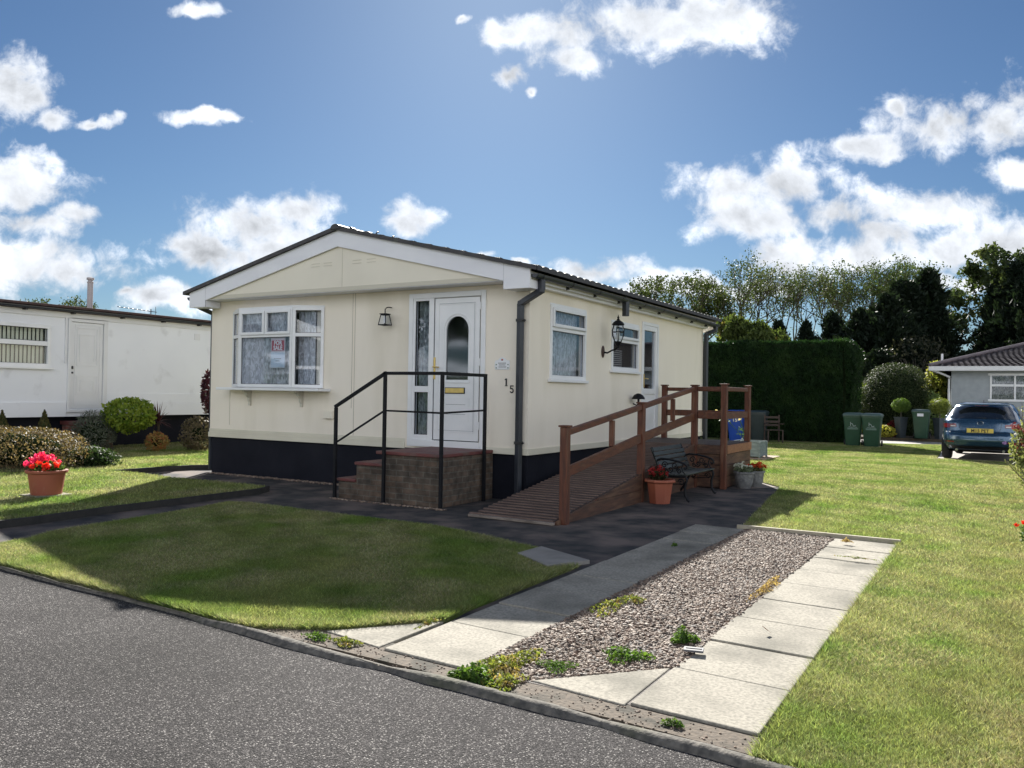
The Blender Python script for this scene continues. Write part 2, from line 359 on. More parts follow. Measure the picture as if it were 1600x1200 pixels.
m_kerb = M('mossy_kerb', (0.17, 0.155, 0.135), (0.07, 0.066, 0.06), 22, 0.95, c3=(0.075, 0.08, 0.045), s3=2, m3=(0.55, 0.75), bump=0.9, bscale=35, detail=8)
m_crack = M('crumbling_concrete', (0.13, 0.102, 0.076), (0.075, 0.06, 0.046), 45, 0.95, c3=(0.04, 0.035, 0.025), s3=5, m3=(0.50, 0.60), bump=1.0, bscale=45, detail=9, bd=0.006)
m_soil = M('soil', (0.09, 0.065, 0.04), (0.05, 0.04, 0.025), 9, 0.95, bump=0.8, bscale=30)
m_stone = M('gravel_stone', (0.92, 0.86, 0.80), (0.66, 0.61, 0.56), 40, 0.75, attr=True)
m_terra = M('terracotta_plastic', (0.31, 0.088, 0.045), (0.26, 0.07, 0.038), 3, 0.6, c3=(0.30, 0.13, 0.08), s3=6, m3=(0.6, 0.8))
m_white_wall = M('white_painted_wall', (0.81, 0.82, 0.85), (0.77, 0.78, 0.815), 0.9, 0.7, bump=0.35, bscale=120, bd=0.004, c3=(0.58, 0.58, 0.60), s3=2, m3=(0.6, 0.8))
m_white_dull = M('white_door_paint', (0.74, 0.74, 0.75), (0.69, 0.69, 0.70), 2, 0.5)
m_redfelt = M('reddish_felt_edge', (0.085, 0.045, 0.04), (0.05, 0.03, 0.03), 5, 0.8)
m_grey_wall = M('grey_render', (0.36, 0.39, 0.41), (0.31, 0.34, 0.36), 5, 0.85, bump=0.6, bscale=90)
m_teal = M('grey_painted_planter', (0.17, 0.22, 0.22), (0.12, 0.155, 0.16), 6, 0.7, stretch=(1, 1, 4), c3=(0.26, 0.30, 0.29), s3=5, m3=(0.55, 0.75), bump=0.3, bscale=40)

def asphalt():
    m = bpy.data.materials.new('asphalt'); m.use_nodes = True; nt = m.node_tree; N = nt.nodes.new; L = nt.links.new
    b = nt.nodes['Principled BSDF']; b.inputs['Roughness'].default_value = 0.95; b.inputs['Specular IOR Level'].default_value = 0.15
    tc = N('ShaderNodeTexCoord').outputs['Object']
    vo = N('ShaderNodeTexVoronoi'); vo.inputs['Scale'].default_value = 160; L(tc, vo.inputs['Vector'])
    cr = N('ShaderNodeValToRGB'); cr.color_ramp.elements[0].position = 0.0; cr.color_ramp.elements[0].color = (0.034, 0.033, 0.034, 1)
    e = cr.color_ramp.elements[1]; e.position = 1.0; e.color = (0.38, 0.362, 0.345, 1)
    for p, c in ((0.45, (0.058, 0.054, 0.055, 1)), (0.75, (0.095, 0.088, 0.088, 1)), (0.88, (0.13, 0.12, 0.12, 1))):
        q = cr.color_ramp.elements.new(p); q.color = c
    sp = N('ShaderNodeSeparateColor'); L(vo.outputs['Color'], sp.inputs[0]); L(sp.outputs[0], cr.inputs[0])
    n = N('ShaderNodeTexNoise'); n.inputs['Scale'].default_value = 0.45; n.inputs['Detail'].default_value = 9; L(tc, n.inputs['Vector'])
    mr = N('ShaderNodeMapRange'); mr.inputs[1].default_value = 0.3; mr.inputs[2].default_value = 0.7; mr.inputs[3].default_value = 0.66; mr.inputs[4].default_value = 1.38; L(n.outputs[0], mr.inputs[0])
    ed = N('ShaderNodeMapRange'); ed.inputs[1].default_value = 0.35; ed.inputs[2].default_value = 0.75; ed.inputs[3].default_value = 1.0; ed.inputs[4].default_value = 0.35; L(vo.outputs['Distance'], ed.inputs[0])
    mm = N('ShaderNodeMath'); mm.operation = 'MULTIPLY'; L(mr.outputs[0], mm.inputs[0]); L(ed.outputs[0], mm.inputs[1])
    sc = N('ShaderNodeVectorMath'); sc.operation = 'SCALE'; L(cr.outputs[0], sc.inputs[0]); L(mm.outputs[0], sc.inputs['Scale']); L(sc.outputs[0], b.inputs['Base Color'])
    bp = N('ShaderNodeBump'); bp.invert = True; bp.inputs['Strength'].default_value = 0.8; bp.inputs['Distance'].default_value = 0.006
    L(vo.outputs['Distance'], bp.inputs['Height']); L(bp.outputs[0], b.inputs['Normal'])
    return m
m_asph = asphalt()

def grass_mat(name, blade=True):
    m = bpy.data.materials.new(name); m.use_nodes = True; nt = m.node_tree; N = nt.nodes.new; L = nt.links.new
    b = nt.nodes['Principled BSDF']; b.inputs['Roughness'].default_value = 0.8 if blade else 0.95
    b.inputs['Specular IOR Level'].default_value = 0.12
    tc = N('ShaderNodeTexCoord').outputs['Object']
    def nz(sc, det, lo, hi, dist=0.0):
        n = N('ShaderNodeTexNoise'); n.inputs['Scale'].default_value = sc; n.inputs['Detail'].default_value = det; n.inputs['Distortion'].default_value = dist; L(tc, n.inputs['Vector'])
        r = N('ShaderNodeMapRange'); r.inputs[1].default_value = lo; r.inputs[2].default_value = hi; L(n.outputs[0], r.inputs[0]); return r.outputs[0]
    def mix(f, a, c):
        x = N('ShaderNodeMix'); x.data_type = 'RGBA'; L(f, x.inputs[0])
        for i, q in ((6, a), (7, c)):
            if isinstance(q, tuple): x.inputs[i].default_value = (*q, 1)
            else: L(q, x.inputs[i])
        return x.outputs[2]
    k = 1.0 if blade else 0.55
    g1 = tuple(q*k for q in (0.155, 0.235, 0.055)); g2 = tuple(q*k for q in (0.120, 0.195, 0.046)); st = tuple(q*k for q in (0.36, 0.34, 0.19)); st2 = tuple(q*k for q in (0.285, 0.295, 0.120))
    c = mix(nz(2.2, 5, 0.35, 0.65), g1, g2)
    c = mix(nz(0.9, 8, 0.38, 0.72, 0.8), c, st2)
    # straw patches, broken up blade by blade
    a = N('ShaderNodeMath'); a.operation = 'MULTIPLY'; L(nz(1.1, 8, 0.42, 0.60), a.inputs[0]); L(nz(38, 3, 0.36, 0.56), a.inputs[1])
    c = mix(a.outputs[0], c, st)
    # the worn, sun-dried part of the lawn away from the slabs
    sx = N('ShaderNodeSeparateXYZ'); L(tc, sx.inputs[0]); rx = N('ShaderNodeMapRange'); rx.inputs[1].default_value = 4.95; rx.inputs[2].default_value = 6.0; rx.inputs[4].default_value = 0.85; L(sx.outputs[0], rx.inputs[0])
    wm_ = N('ShaderNodeMath'); wm_.operation = 'MULTIPLY'; L(rx.outputs[0], wm_.inputs[0]); L(nz(2.4, 7, 0.36, 0.60), wm_.inputs[1]); c = mix(wm_.outputs[0], c, tuple(q*k for q in (0.33, 0.285, 0.16)))
    if blade:
        at_ = N('ShaderNodeVertexColor'); at_.layer_name = 'tint'; xx = N('ShaderNodeMix'); xx.data_type = 'RGBA'; xx.blend_type = 'MULTIPLY'; xx.inputs[0].default_value = 1; L(c, xx.inputs[6]); L(at_.outputs[0], xx.inputs[7]); c = xx.outputs[2]
    L(c, b.inputs['Base Color'])
    if blade:
        out = nt.nodes['Material Output']; t = N('ShaderNodeBsdfTranslucent')
        x = N('ShaderNodeMix'); x.data_type = 'RGBA'; x.blend_type = 'MULTIPLY'; x.inputs[0].default_value = 1; L(c, x.inputs[6]); x.inputs[7].default_value = (1.3, 1.4, 0.95, 1); L(x.outputs[2], t.inputs[0])
        ms = N('ShaderNodeMixShader'); ms.inputs[0].default_value = 0.40; L(b.outputs[0], ms.inputs[1]); L(t.outputs[0], ms.inputs[2]); L(ms.outputs[0], out.inputs[0])
    else:
        n = N('ShaderNodeTexNoise'); n.inputs['Scale'].default_value = 70; L(tc, n.inputs['Vector'])
        bp = N('ShaderNodeBump'); bp.inputs['Strength'].default_value = 1; bp.inputs['Distance'].default_value = 0.03; L(n.outputs[0], bp.inputs['Height']); L(bp.outputs[0], b.inputs['Normal'])
    return m
m_blade = grass_mat('grass_blades'); m_turf = grass_mat('turf', False)
def leafm(name, c1, c2, sc=9.0, tr=0.35, rough=0.5, c3=None, s3=3.0, m3=(0.5, 0.65)):
    return M(name, c1, c2, sc, max(rough,0.6), spec=0.2, trans=tr, c3=c3, s3=s3, m3=m3, detail=2)

# ------------------------------------------------------------------ vegetation helpers
def leafcloud(P, size, aspect=0.5, nrm=None, jit=1.0, svar=0.35, direc=None, rs=None):
    """rhombic leaves at points P; nrm = preferred facing, direc = preferred long axis"""
    g = rs or rng; n = len(P)
    d = g.normal(size=(n, 3))
    if direc is not None: d = direc+d*jit*0.45
    d /= np.linalg.norm(d, axis=1, keepdims=True)+1e-9
    k = g.normal(size=(n, 3))
    if nrm is not None: k = nrm+k*jit*0.6
    s = np.cross(d, k); s /= np.linalg.norm(s, axis=1, keepdims=True)+1e-9
    L = (size*(1+svar*g.uniform(-1, 1, n)))[:, None]
    a = P-d*L*0.5; c = P+d*L*0.5; b = P+s*L*aspect*0.5; e = P-s*L*aspect*0.5
    V = np.stack([a, b, c, e], 1).reshape(-1, 3)
    return V, np.arange(4*n).reshape(n, 4)
def cat(parts):
    Vs, Fs, o = [], [], 0
    for V, F in parts: Vs.append(V); Fs.append(F+o); o += len(V)
    return np.concatenate(Vs), np.concatenate(Fs)
def sphere_pts(n, c, r, lo=0.72, g=None):
    g = g or rng; d = g.normal(size=(n, 3)); d /= np.linalg.norm(d, axis=1, keepdims=True)
    return np.array(c)+d*np.array(r)*g.uniform(lo, 1.0, (n, 1))**0.7, d
def smooth_noise(P, sc, seed=0, oct_=3):
    """cheap sum-of-sines noise for shaping outlines"""
    g = np.random.default_rng(seed); o = np.zeros(len(P)); a = 1
    for k in range(oct_):
        for _ in range(4):
            w = g.normal(size=3)*sc*(2**k); o += a*np.sin(P@w+g.uniform(0, 6.28))/4
        a *= 0.55
    return o
def inpoly(x, y, poly):
    r = np.zeros(len(x), bool); n = len(poly); j = n-1
    for i in range(n):
        xi, yi = poly[i]; xj, yj = poly[j]
        c = ((yi > y) != (yj > y)) & (x < (xj-xi)*(y-yi)/((yj-yi) if yj != yi else 1e-9)+xi)
        r ^= c; j = i
    return r

# ================================================================== SETTING
def yk(x): return -6.12-0.043*(x+1.43)
def flat(poly, z, name, mat, thick=0.0, kind='structure', label=None):
    m = MB()
    if thick: m.prism([(x, y, z-thick) for x, y in poly], (0, 0, thick))
    else: m.poly([(x, y, z) for x, y in poly])
    o = m.build(name, mat); tag(o, label, kind=kind); return o
flat([(-400,-400),(400,-400),(400,400),(-400,400)], -0.075, 'ground', m_turf)
road = flat([(-60,yk(-60)-0.02),(60,yk(60)-0.02),(60,-16.5),(-60,-16.5)], -0.012, 'road', m_asph)
# stained concrete round the house
flat([(-7.3,yk(-3)-0.0),(-2.3,yk(-2.3)),(-2.3,-2.7),(0.4,-2.75),(1.7,-3.2),(2.3,-3.9),(2.6,-6.0),(3.06,-0.5),(2.43,4.1),(2.0,4.7),(1.5,5.2),(1.1,8.4),(-7.3,8.4)], 0.0, 'path', m_conc_dark, 0.05)
LAWN_A = [(-2.36,-5.64),(-2.40,-5.35),(-2.60,-5.0),(-2.69,-4.14),(-2.85,-3.0),(-2.97,-2.52),(-2.7,-2.44),(-1.6,-2.47),(-0.65,-2.45),(0.3,-2.5),(1.0,-2.68),(1.5,-2.86),(1.82,-2.96),(1.80,-3.33),(2.28,-3.64),(2.47,-3.45),(2.48,-5.44),(2.03,-5.99),(1.6,yk(1.6)+0.02),(-2.3,yk(-2.3)+0.02)]
LAWN_B = [(-3.30,yk(-3.3)+0.02),(-3.31,-4.76),(-3.40,-3.96),(-3.40,-2.93),(-3.43,-1.62),(-3.56,-1.33),(-5.4,-1.40),(-6.3,-1.33),(-7.2,-1.30),(-7.15,-0.5),(-7.02,0.1),(-6.75,0.4),(-6.75,9.0),(-12.6,9.0),(-12.6,yk(-12.6)+0.02)]
LAWN_C = [(4.68,yk(4.68)-0.0),(4.66,-0.58),(3.05,-0.50),(2.45,4.1),(2.02,4.7),(1.3,5.0),(1.05,8.42),(-7.2,8.42),(-7.2,20.4),(3.9,20.6),(4.12,14.9),(4.15,13.5),(6.7,13.3),(12,13),(12,yk(12))]
flat(LAWN_A, 0.010, 'lawn', m_turf, 0.09)
flat(LAWN_B, 0.075, 'lawn', m_turf, 0.14)
flat(LAWN_C, 0.008, 'lawn', m_turf, 0.075)
# dark edging boards that hold the raised lawn
eb = MB(); E_ = [(-3.285,-5.98),(-3.285,-4.76),(-3.375,-3.96),(-3.375,-2.93),(-3.405,-1.60),(-3.55,-1.305),(-5.4,-1.375)]
for a, b in zip(E_[:-1], E_[1:]): eb.bar((*a,0.033), (*b,0.033), 0.03, 0.10)
m_edg = M('dark_edging', (0.035,0.032,0.03), (0.02,0.02,0.02), 8, 0.9, bump=0.8, bscale=40)
tag(eb.build('lawn_edging', m_edg), 'dark low edging where the raised left lawn drops to the narrow path', 'lawn edging'); eb = MB()
E2 = [(-7.18,-1.30),(-7.13,-0.5),(-7.0,0.12),(-6.72,0.42)]
for a, b in zip(E2[:-1], E2[1:]): eb.bar((*a,0.04), (*b,0.04), 0.03, 0.10)
tag(eb.build('lawn_edging', m_edg), 'short dark edging behind the sunlit corner of the path, left of the cream home', 'lawn edging')
kb = MB()
xs = np.linspace(-14, 12, 105)
rk = random.Random(3)
def kerb_ring(x, j):
    y = yk(x)+0.012*sin(x*2.1)+rk.uniform(-0.006, 0.006); h = 0.010+rk.uniform(-0.006, 0.005); w = 0.060+rk.uniform(-0.008, 0.008)
    if x > 1.5: h += 0.003; w += 0.012
    elif x < 1.2: h -= 0.005; w -= 0.03
    if 2.55 < x < 2.85 or 3.9 < x < 4.15: h -= 0.015; w -= 0.015
    return [(x, y+0.01, -0.06), (x, y+0.005, h), (x, y-0.025, h+0.008), (x, y-w+0.025, h+0.002), (x, y-w, h-0.025), (x, y-w-0.008, -0.06)]
rings = [kerb_ring(x, 0) for x in xs]
for a, b in zip(rings[:-1], rings[1:]):
    for i in range(5): kb.poly([a[i], b[i], b[i+1], a[i+1]])
tag(kb.build('kerb', m_kerb, smooth=60), kind='structure')
flat([(1.45,yk(1.45)+0.032),(2.2,yk(2.2)+0.028),(2.9,yk(2.9)+0.04),(3.6,yk(3.6)+0.028),(4.1,yk(4.1)+0.04),(4.72,yk(4.72)+0.028),(4.70,-6.05),(4.0,-6.02),(2.5,-5.98),(2.0,-5.92)], 0.004, 'kerb_strip', m_crack, 0.05)
# slabs of the parking space: one sheet per strip, real joints between the slabs
def slabs(xa, xb, ys, z, name, tri):
    m = MB(); g = 0.009; r = random.Random(len(ys)*7)
    for y0, y1 in zip(ys[:-1], ys[1:]):
        dz = r.uniform(-0.006, 0.006); t = r.uniform(-0.012, 0.012)
        m.prism([(xa+t*0.5, y0+g, z-0.05+dz), (xb+t*0.5, y0+g-0.03, z-0.05+dz), (xb+t*0.5, y1-g-0.03, z-0.05+dz), (xa+t*0.5, y1-g, z-0.05+dz)], (0, 0, 0.05))
    m.prism([(x, y, z-0.05) for x, y in tri], (0, 0, 0.05))
    return tag(m.build(name, m_conc, bevel=0.006, seg=2), kind='structure')
slabs(2.55, 3.13, [-6.12,-5.44,-4.88,-4.30,-3.74,-3.08,-2.42,-1.66,-1.12,-0.56], 0.011, 'driveway', [(2.03,-6.03),(2.50,-6.10),(2.50,-5.46)])
slabs(4.05, 4.66, [-6.13,-5.50,-4.90,-4.28,-3.68,-3.05,-2.42,-1.80,-1.18,-0.60], 0.012, 'driveway', [(3.50,-6.10),(4.03,-6.15),(4.03,-5.52)])
flat([(1.82,-2.92),(1.80,-3.33),(2.28,-3.66),(2.48,-3.25)], 0.034, 'paving_slab', M('weathered_slab', (0.27,0.255,0.235), (0.20,0.19,0.175), 4, 0.9, bump=0.4, bscale=80), 0.05)
tag(MB().box(3.02, 4.68, -0.575, -0.535, -0.05, 0.05).build('edging_board', M('pale_edging', (0.40,0.36,0.27), (0.28,0.25,0.19), 6, 0.8), bevel=0.004), 'long pale timber edging board across the far end of the gravel parking bay', 'edging board')
# paved drive by the bins and under the car
m_drive = M('drive_concrete', (0.36,0.33,0.31), (0.30,0.28,0.265), 2, 0.9, bump=0.3, bscale=60)
flat([(4.16,13.6),(6.6,13.4),(9,24.6),(-2,24.6),(-2,20.8),(3.95,20.7),(4.14,15)], 0.0, 'driveway', m_drive, 0.05)
flat([(-2,22.9),(4.2,22.9),(4.2,30),(-2,30)], 0.10, 'flower_bed', m_soil, 0.12)
flat([(-12.6,-6+0.2),(-9.6,-5.6),(-8.9,-3.6),(-7.9,-2.2),(-8.2,-1.6),(-9.6,-0.8),(-10.6,0.6),(-10.9,3.0),(-10.6,5.5),(-12.6,7)], 0.085, 'flower_bed', m_soil, 0.1)
flat([(0.0,9.7),(0.85,9.7),(0.85,11.2),(0.0,11.2)], 0.035, 'paving_slab', M('pink_slab', (0.36,0.24,0.19), (0.30,0.21,0.17), 4, 0.9), 0.05)

flat([(2.40,4.08),(1.98,4.66),(1.55,4.55),(1.95,3.55)], 0.006, 'paving_slab', M('edge_slab', (0.20,0.165,0.145), (0.15,0.125,0.11), 4, 0.9, bump=0.4, bscale=60), 0.01)
# gravel: thousands of stones nobody could count
def gravel():
    n = 38000; g = np.random.default_rng(11)
    x = g.uniform(3.12, 4.06, n); y = g.uniform(-6.25, -0.58, n)
    keep = ~((x > 3.44) & (y < -6.10+(x-3.5)*1.10))
    keep &= (y > yk(x)+0.03+0.1*g.random(n))
    x, y = x[keep], y[keep]; n = len(x)
    # low poly pebble (octahedron subdivided once)
    o = np.array([(1,0,0),(-1,0,0),(0,1,0),(0,-1,0),(0,0,1),(0,0,-1)], float)
    f = [(0,2,4),(2,1,4),(1,3,4),(3,0,4),(2,0,5),(1,2,5),(3,1,5),(0,3,5)]
    V = list(map(tuple, o)); F2 = []; md = {}
    def mid(a, b):
        k = (min(a, b), max(a, b))
        if k not in md:
            p = (np.array(V[a])+np.array(V[b])); p /= np.linalg.norm(p); V.append(tuple(p)); md[k] = len(V)-1
        return md[k]
    for a, b, c in f:
        ab, bc, ca = mid(a, b), mid(b, c), mid(c, a); F2 += [(a,ab,ca),(ab,b,bc),(ca,bc,c),(ab,bc,ca)]
    V = np.array(V); F2 = np.array(F2)
    s = g.uniform(0.0065, 0.012, n)*g.choice([0.8, 1.0, 1.3], n)
    sc = np.stack([s*g.uniform(0.9, 1.5, n), s, s*g.uniform(0.5, 0.8, n)], 1)
    th = g.uniform(0, 6.28, n); tl = g.uniform(-0.5, 0.5, n)
    P = V[None]*(1+0.22*g.normal(size=(n, len(V), 1)).clip(-1, 1))*sc[:, None, :]
    X = P[..., 0]*np.cos(tl)[:, None]+P[..., 2]*np.sin(tl)[:, None]; Z = -P[..., 0]*np.sin(tl)[:, None]+P[..., 2]*np.cos(tl)[:, None]; Y = P[..., 1]
    c, q = np.cos(th)[:, None], np.sin(th)[:, None]
    W = np.stack([X*c-Y*q+x[:, None], X*q+Y*c+y[:, None], Z+(0.002+g.uniform(0, 0.012, n)+0.006*np.sin(x*7)*np.cos(y*3))[:, None]], -1).reshape(-1, 3)
    Fc = (F2[None]+(np.arange(n)*len(V))[:, None, None]).reshape(-1, 3)
    pal = np.array([(0.22,0.165,0.13),(0.14,0.11,0.095),(0.29,0.22,0.175),(0.20,0.14,0.11),(0.10,0.085,0.075),(0.30,0.24,0.19),(0.22,0.165,0.13),(0.38,0.33,0.28)])
    col = pal[g.integers(0, len(pal), n)]*g.uniform(0.75, 1.2, (n, 1))
    A = np.concatenate([np.repeat(col, len(V), 0), np.ones((n*len(V), 1))], 1)
    o = nmesh('gravel', W, Fc, m_stone, attr=A)
    tag(o, 'pinkish grey gravel chippings filling the bay between the two slab strips', 'gravel', kind='stuff')
    flat([(3.09,-6.12),(4.08,-6.12),(4.08,-0.56),(3.09,-0.56)], 0.006, 'gravel_bed', M('gravel_dust', (0.10,0.09,0.085), (0.16,0.14,0.13), 60, 0.9, bump=0.8, bscale=90), 0.05)
    # pale chippings along the foot of the plinth
    n = 900; x = g.uniform(-6.3, -2.35, n); y = -np.abs(g.normal(0, 0.06, n))-0.01
    x2 = g.uniform(-2.35, -0.4, 260); y2 = -1.33-np.abs(g.normal(0, 0.03, 260)); x = np.concatenate([x, x2]); y = np.concatenate([y, y2]); n = len(x)
    s = g.uniform(0.010, 0.020, n)
    x3 = g.uniform(1.5, 4.75, 500); y3 = yk(x3)-0.05+0.26*g.random(500)**0.8; x = np.concatenate([x, x3]); y = np.concatenate([y, y3]); s = np.concatenate([s, g.uniform(0.002, 0.006, 500)]); n = len(x)
    W = (V[None]*s[:, None, None]*np.array([1.2, 1, .7])+np.stack([x, y, np.full(n, 0.006)], 1)[:, None]).reshape(-1, 3)
    Fc = (F2[None]+(np.arange(n)*len(V))[:, None, None]).reshape(-1, 3)
    col = pal[g.integers(0, len(pal), n)]*g.uniform(0.9, 1.3, (n, 1)); A = np.concatenate([np.repeat(col, len(V), 0), np.ones((n*len(V), 1))], 1)
    tag(nmesh('gravel', W, Fc, m_stone, attr=A), 'loose chippings and grit along the foot of the plinth and behind the kerb', 'gravel', kind='stuff')
gravel()

# grass blades over the lawns
def grass(poly, z, seed, label, n0, edges=None):
    g = np.random.default_rng(seed); pl = np.array(poly)
    x0, y0 = pl.min(0); x1, y1 = pl.max(0)
    N = int(n0); out = []
    x = g.uniform(x0, x1, N*3); y = g.uniform(y0, y1, N*3)
    # half the candidates are drawn close to the camera
    r = 1.5+np.abs(g.normal(0, 1, N*3))*5.0; t = g.uniform(-1.05, 1.0, N*3)+YAW+pi/2
    xx = CAM[0]+r*np.cos(t); yy = CAM[1]+r*np.sin(t)
    x = np.concatenate([x, xx]); y = np.concatenate([y, yy])
    k = inpoly(x, y, poly); x, y = x[k], y[k]
    d = np.stack([x-CAM[0], y-CAM[1]], 1); dep = d@F0[:2]; lat = d@R0[:2]
    k = (dep > 1.5) & (np.abs(lat) < dep*0.80+1.0) & (dep < 27); x, y, dep = x[k], y[k], dep[k]
    if len(x) > n0*2.2:
        s = g.choice(len(x), int(n0*2.2), replace=False); x, y, dep = x[s], y[s], dep[s]
    n = len(x)
    patch = smooth_noise(np.stack([x, y, np.zeros(n)], 1), 2.2, 5)
    # near the edges the grass grows longer
    h = (0.022+0.022*g.random(n)+0.008*patch)*(1+0.012*dep)
    if edges is not None:
        for (ax, ay, bx, by) in edges:
            ab = np.array([bx-ax, by-ay]); L2 = ab@ab; tt = np.clip(((x-ax)*ab[0]+(y-ay)*ab[1])/L2, 0, 1)
            dist = np.hypot(x-ax-tt*ab[0], y-ay-tt*ab[1]); h *= 1+0.9*np.exp(-(dist/0.07)**2)
    clump = g.random(n)**0.5; h = np.clip(h*(0.35+0.55*clump)*np.clip(0.70+0.04*dep, 0.72, 1), 0.008, 0.05)
    w = 0.0013+0.00026*dep
    a = g.uniform(0, 2*pi, n); lean = g.uniform(0.2, 1.8, n)*h; b = g.uniform(0, 2*pi, n)
    A = np.stack([x-w*np.cos(a), y-w*np.sin(a), np.full(n, z-0.004)], 1); B = np.stack([x+w*np.cos(a), y+w*np.sin(a), np.full(n, z-0.004)], 1)
    C = np.stack([x+lean*np.cos(b), y+lean*np.sin(b), z+h*0.95], 1)
    V = np.stack([A, B, C], 1).reshape(-1, 3)
    tb_ = (0.45+1.0*g.random(n)**1.3)*(1+0.18*smooth_noise(np.stack([x, y, 0*x], 1), 7.0, 8)); tb_ = np.where(g.random(n) < 0.05, 2.1, tb_)
    wm = 1+0.25*(g.random(n)-0.4); Cc = np.stack([tb_*wm, tb_, tb_*(0.8+0.5*g.random(n)), np.ones(n)], 1)
    o = nmesh('grass', V, np.arange(3*n).reshape(n, 3), m_blade, attr=np.repeat(Cc, 3, 0)); tag(o, label, 'grass', kind='stuff')
    print('grass', seed, n)
grass(LAWN_A, 0.010, 1, 'short grass of the front lawn, mostly in the shadow of the bungalow', 330000, [(2.03,yk(2.03),-6,yk(-6)),(2.48,-3.45,2.48,-5.44),(2.48,-5.44,2.03,-5.99),(1.6,yk(1.6),-2.3,yk(-2.3)),(2.03,-5.99,1.6,-6.2)])
grass(LAWN_B, 0.075, 2, 'sunlit short grass of the raised lawn left of the concrete path', 170000, [(-3.31,-5.9,-3.43,-1.62)])
grass(LAWN_C, 0.008, 3, 'patchy yellow green grass of the wide sunlit lawn right of the parking bay', 760000, [(4.67,-6.3,4.67,-0.6),(4.68,-6.4,8,-6.5)])

# weeds in the gravel and joints
def weed(c, rx, ry, n, size, h, mat, label, flat_=0.7):
    g = np.random.default_rng(int(abs(c[0]*1000+c[1]*77)))
    t = g.uniform(0, 2*pi, n); r = np.sqrt(g.random(n))
    r2 = 1+0.35*np.sin(3*t+c[0]*5)
    P = np.stack([c[0]+rx*r*r2*np.cos(t), c[1]+ry*r*r2*np.sin(t), c[2]+h*g.random(n)*(1.1-r)], 1)
    V, Fq = leafcloud(P, size, 0.5, nrm=np.array([0, 0, 1.0]), jit=1.2, rs=g)
    V[:, 2] = np.maximum(V[:, 2], c[2]-0.005)
    # short stems under the leaves
    st = MB()
    for i in range(min(n//12, 30)): st.tube([(c[0], c[1], c[2]-0.01), ((c[0]+P[i][0])/2, (c[1]+P[i][1])/2, c[2]+h*0.5), tuple(P[i])], 0.0015, 4)
    root = empty('weed', c); tag(root, label, 'weed', 'weeds in the gravel and along the kerb')
    nmesh('leaves', V, Fq, mat, root); st.build('stem', mat, root)
m_weed = leafm('weed_leaf', (0.10,0.17,0.03), (0.06,0.12,0.025), 30, 0.4)
m_weedy = leafm('weed_yellow', (0.22,0.24,0.05), (0.12,0.17,0.035), 25, 0.4, c3=(0.32,0.24,0.10), s3=14)
m_straw = leafm('weed_straw', (0.42,0.32,0.14), (0.30,0.20,0.09), 25, 0.4)
weed((3.28,-6.02,0.01), 0.13, 0.30, 1500, 0.022, 0.07, m_weedy, 'largest weed clump sprawling from the gravel corner over the kerb')
weed((3.24,-6.22,0.01), 0.12, 0.09, 500, 0.032, 0.08, m_weed, 'dark green broad-leaved weed hanging over the kerb at the end of the left slabs')
weed((3.42,-6.20,0.01), 0.07, 0.12, 300, 0.022, 0.05, m_weedy, 'yellowing weed just left of the tip of the right triangular slab')
weed((3.52,-5.86,0.02), 0.10, 0.09, 900, 0.010, 0.03, m_weed, 'low mossy weed mat in the gravel behind the right triangular slab')
weed((3.76,-5.50,0.02), 0.13, 0.12, 420, 0.024, 0.05, m_weed, 'spreading green weed in the gravel left of the right slab strip')
weed((3.93,-5.02,0.02), 0.07, 0.08, 420, 0.026, 0.09, m_weed, 'dark bushy weed by the chipped corner of the right slab strip')
weed((3.25,-4.55,0.02), 0.08, 0.30, 420, 0.018, 0.05, m_weedy, 'weed line along the shaded gravel edge of the left slab strip')
weed((3.34,-4.30,0.02), 0.06, 0.07, 240, 0.016, 0.04, m_weedy, 'small pale weed in the gravel near the left slab strip')
weed((4.02,-3.35,0.02), 0.05, 0.42, 520, 0.016, 0.04, m_straw, 'dry straw-coloured weeds along the inner edge of the right slab strip')
weed((4.22,-0.95,0.04), 0.05, 0.03, 160, 0.016, 0.05, m_straw, 'tiny dry grass tuft on the farthest slab of the right strip')
weed((4.42,-1.80,0.04), 0.17, 0.012, 120, 0.014, 0.02, m_weedy, 'thin weeds in a joint near the far end of the right slab strip')
weed((2.30,-6.15,0.01), 0.10, 0.05, 260, 0.018, 0.04, m_weedy, 'yellow green weed by the kerb in front of the left triangular slab')
weed((2.08,-6.16,0.01), 0.09, 0.05, 240, 0.018, 0.04, m_weed, 'small green weed on the kerb where the front lawn ends')
weed((4.30,-6.24,0.01), 0.05, 0.03, 140, 0.018, 0.04, m_weed, 'small weed on the kerb in front of the right slab strip')
weed((2.50,-5.62,0.03), 0.015, 0.12, 200, 0.016, 0.04, m_weedy, 'grass tuft in the joint beside the left triangular slab')
weed((2.86,-2.15,0.03), 0.03, 0.04, 60, 0.02, 0.05, m_weed, 'tiny shaded weed on the left slab strip edge by the ramp')
# metal drain cover at the broken slab corner
dc = MB().box(-0.055, 0.055, -0.035, 0.035, 0, 0.012); dc.box(-0.045, 0.045, -0.006, 0.006, 0.012, 0.016)
o = dc.build('metal_cover', M('galvanised', (0.13,0.13,0.14), (0.09,0.09,0.10), 20, 0.7), bevel=0.003); o.location = (4.06,-5.22,0.03); o.rotation_euler = (0,0,0.25)
tag(o, 'small grey metal cover in the gap of the right slab strip', 'metal cover')
